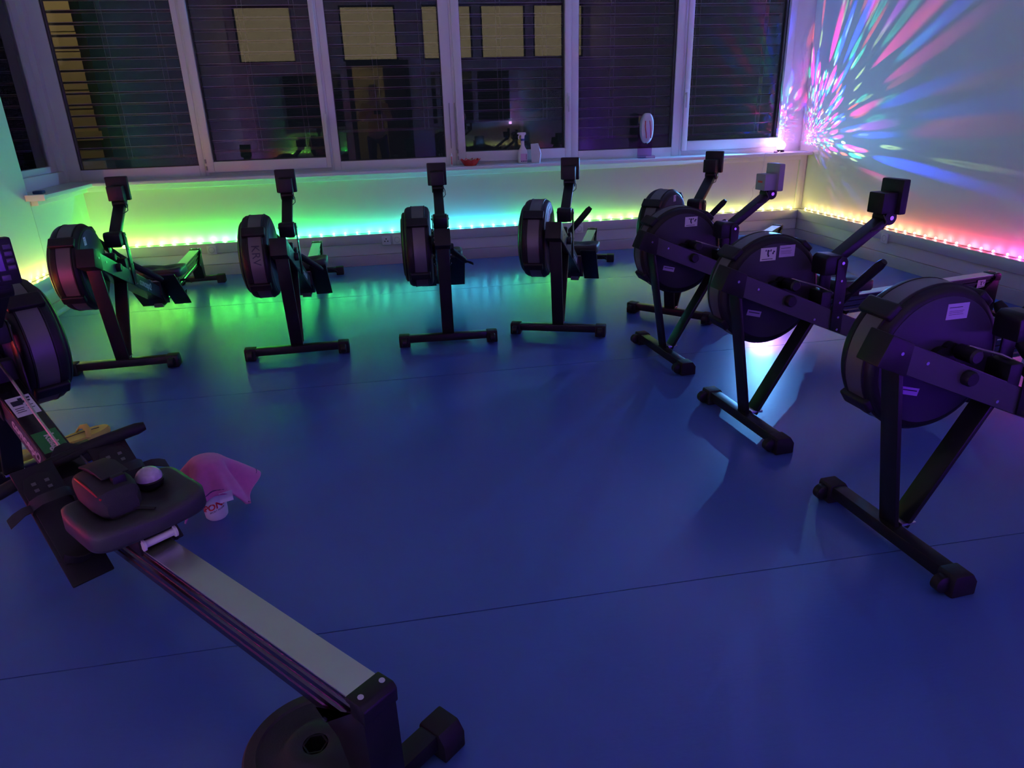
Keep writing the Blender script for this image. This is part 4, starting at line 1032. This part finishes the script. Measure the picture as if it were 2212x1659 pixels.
# ------------------------------------------------------------------ mirrors and the photographer (seen in the window reflections)
for (a, b, z0, z1, lab) in ((1.08, 4.10, 0.40, 2.05, 'large wall mirror right of the doorway, seen reflected in the panes'), (-2.30, -0.66, 0.40, 2.05, 'large wall mirror left of the doorway, seen reflected in the panes')):
    mr_ = empty('wall_mirror', ((a+b)/2, YF, z0)); tag(mr_, lab, 'mirror')
    w_ = (b-a)/2
    add('mirror_glass', MB().box(-w_, w_, 0.004, 0.010, 0, z1-z0), 'mirror', mr_)
    fm = MB().box(-w_-0.012, w_+0.012, 0.0, 0.012, -0.012, 0.0).box(-w_-0.012, w_+0.012, 0.0, 0.012, z1-z0, z1-z0+0.012).box(-w_-0.012, -w_, 0.0, 0.012, 0, z1-z0).box(w_, w_+0.012, 0.0, 0.012, 0, z1-z0)
    add('mirror_edge', fm, 'cord_grey', mr_)
cl = empty('ceiling_lamp', (-0.3, -1.9, 2.66)); tag(cl, 'warm round ceiling lamp in the corridor behind the doorway', 'lamp')
add('lamp_shade', MB().lathe([(0.0005, 0.0), (0.16, 0.0), (0.19, 0.02), (0.19, 0.04), (0.0005, 0.04)], (0, 0, 0), 'z', 32), 'corridor_lamp', cl, weld=True)

def skin_body(name, verts, edges, radii, m, root=0, sub=2):
    me = bpy.data.meshes.new(name); me.from_pydata(verts, edges, [])
    o = bpy.data.objects.new(name, me); col.objects.link(o)
    o.modifiers.new('skin', 'SKIN'); o.modifiers.new('sub', 'SUBSURF').levels = sub
    o.modifiers['sub'].render_levels = sub
    sv = me.skin_vertices[0].data
    for k, r_ in enumerate(radii): sv[k].radius = r_ if isinstance(r_, tuple) else (r_, r_); sv[k].use_root = (k == root)
    dg = bpy.context.evaluated_depsgraph_get(); dg.update()
    m2 = bpy.data.meshes.new_from_object(o.evaluated_get(dg)); bpy.data.objects.remove(o)
    m2.materials.clear(); m2.materials.append(MATS[m]); m2.polygons.foreach_set('use_smooth', [True]*len(m2.polygons))
    return m2
PX, PY = -0.06, -0.42
pe = empty('person', (PX, PY, 0)); tag(pe, 'person in a yellow top holding up a phone, mirrored in the window pane', 'person')
bv = [(0, 0, 0.98), (0, 0, 1.12), (0, 0, 1.30), (0, 0.0, 1.47), (0, 0.0, 1.55), (0, 0.02, 1.63), (0, 0.03, 1.72), (0, 0.02, 1.79),
      (-0.19, 0, 1.46), (-0.27, 0.02, 1.22), (-0.10, 0.28, 1.30), (0.19, 0, 1.46), (0.27, 0.02, 1.22), (0.15, 0.28, 1.30),
      (-0.10, 0, 0.90), (-0.12, 0.02, 0.50), (-0.12, 0, 0.10), (0.10, 0, 0.90), (0.13, 0.02, 0.50), (0.14, 0, 0.10), (-0.13, 0.14, 0.04), (0.15, 0.14, 0.04)]
be = [(0, 1), (1, 2), (2, 3), (3, 4), (4, 5), (5, 6), (6, 7), (3, 8), (8, 9), (9, 10), (3, 11), (11, 12), (12, 13), (0, 14), (14, 15), (15, 16), (0, 17), (17, 18), (18, 19), (16, 20), (19, 21)]
br = [(0.15, 0.11), (0.13, 0.10), (0.15, 0.11), (0.12, 0.09), 0.06, (0.072, 0.085), (0.078, 0.095), 0.06, 0.065, 0.045, 0.032, 0.065, 0.045, 0.032, 0.088, 0.062, 0.042, 0.088, 0.062, 0.042, 0.036, 0.036]
add('body', skin_body('body', bv, be, br, 'skin'), 'skin', pe)
sv_ = [(0, 0, 0.95), (0, 0, 1.12), (0, 0, 1.30), (0, 0.0, 1.47), (-0.19, 0, 1.46), (-0.27, 0.02, 1.22), (-0.14, 0.22, 1.27), (0.19, 0, 1.46), (0.27, 0.02, 1.22), (0.19, 0.22, 1.27)]
add('top', skin_body('top', sv_, [(0, 1), (1, 2), (2, 3), (3, 4), (4, 5), (5, 6), (3, 7), (7, 8), (8, 9)], [(0.18, 0.135), (0.16, 0.125), (0.17, 0.13), (0.135, 0.105), 0.085, 0.065, 0.052, 0.085, 0.065, 0.052], 'shirt_yellow'), 'shirt_yellow', pe)
tv = [(0, 0, 0.98), (-0.10, 0, 0.88), (-0.12, 0.02, 0.50), (-0.12, 0, 0.10), (0.10, 0, 0.88), (0.13, 0.02, 0.50), (0.14, 0, 0.10)]
add('trousers', skin_body('trousers', tv, [(0, 1), (1, 2), (2, 3), (0, 4), (4, 5), (5, 6)], [(0.17, 0.125), 0.105, 0.082, 0.062, 0.105, 0.082, 0.062], 'trousers_dark'), 'trousers_dark', pe)
hv = [(0, -0.01, 1.83), (0, -0.045, 1.74), (0, -0.06, 1.62)]
add('hair', skin_body('hair', hv, [(0, 1), (1, 2)], [0.07, (0.092, 0.085), 0.055], 'hair_dark', 1), 'hair_dark', pe)
# face: nose, eyes, mouth, ears
fa = MB()
fa.tube([(0, 0.112, 1.735), (0, 0.132, 1.70), (0, 0.118, 1.688)], [0.008, 0.014, 0.008], 8)
add('nose', fa, 'skin', pe)
for s_ in (-1, 1):
    add('eye', MB().lathe([(0.0005, -0.012), (0.010, -0.006), (0.012, 0.0), (0.010, 0.006), (0.0005, 0.012)], (s_*0.032, 0.108, 1.735), 'x', 10), 'ink_dark', pe, weld=True)
    add('ear', MB().tube([(s_*0.078, 0.02, 1.70), (s_*0.088, 0.012, 1.725), (s_*0.080, 0.018, 1.755)], [0.008, 0.014, 0.009], 8), 'skin', pe)
add('mouth', MB().tube([(-0.024, 0.108, 1.658), (0, 0.116, 1.655), (0.024, 0.108, 1.658)], 0.005, 6), 'red_ink', pe)
for s_, hx in ((-1, -0.10), (1, 0.15)):
    hnd = MB(); hnd.tube([(hx, 0.27, 1.305), (hx-s_*0.008, 0.315, 1.33), (hx-s_*0.016, 0.345, 1.35)], [0.028, 0.036, 0.028], 10, 0.6)
    for k in range(4):
        z = 1.315+0.021*k; l_ = (0.050, 0.058, 0.055, 0.045)[k]
        hnd.tube([(hx-s_*0.012, 0.335, z), (hx-s_*0.026, 0.352+0.010, z+0.004), (hx-s_*(0.026+l_*0.6), 0.362, z+0.006)], [0.010, 0.009, 0.007], 8)
    hnd.tube([(hx, 0.30, 1.35), (hx-s_*0.02, 0.325, 1.385), (hx-s_*0.045, 0.345, 1.392)], [0.012, 0.010, 0.008], 8)
    add('hand', hnd, 'skin', pe)
ph = empty('smartphone', (0.0, -0.055, CAMH-0.005)); tag(ph, 'black smartphone held up by the mirrored person', 'phone')
add('phone_body', MB().box(-0.077, 0.077, -0.004, 0.004, -0.037, 0.037), 'black_gloss', ph, bevel=0.003)
add('phone_screen', MB().box(-0.072, 0.072, -0.0048, -0.0040, -0.033, 0.033), 'screen', ph)
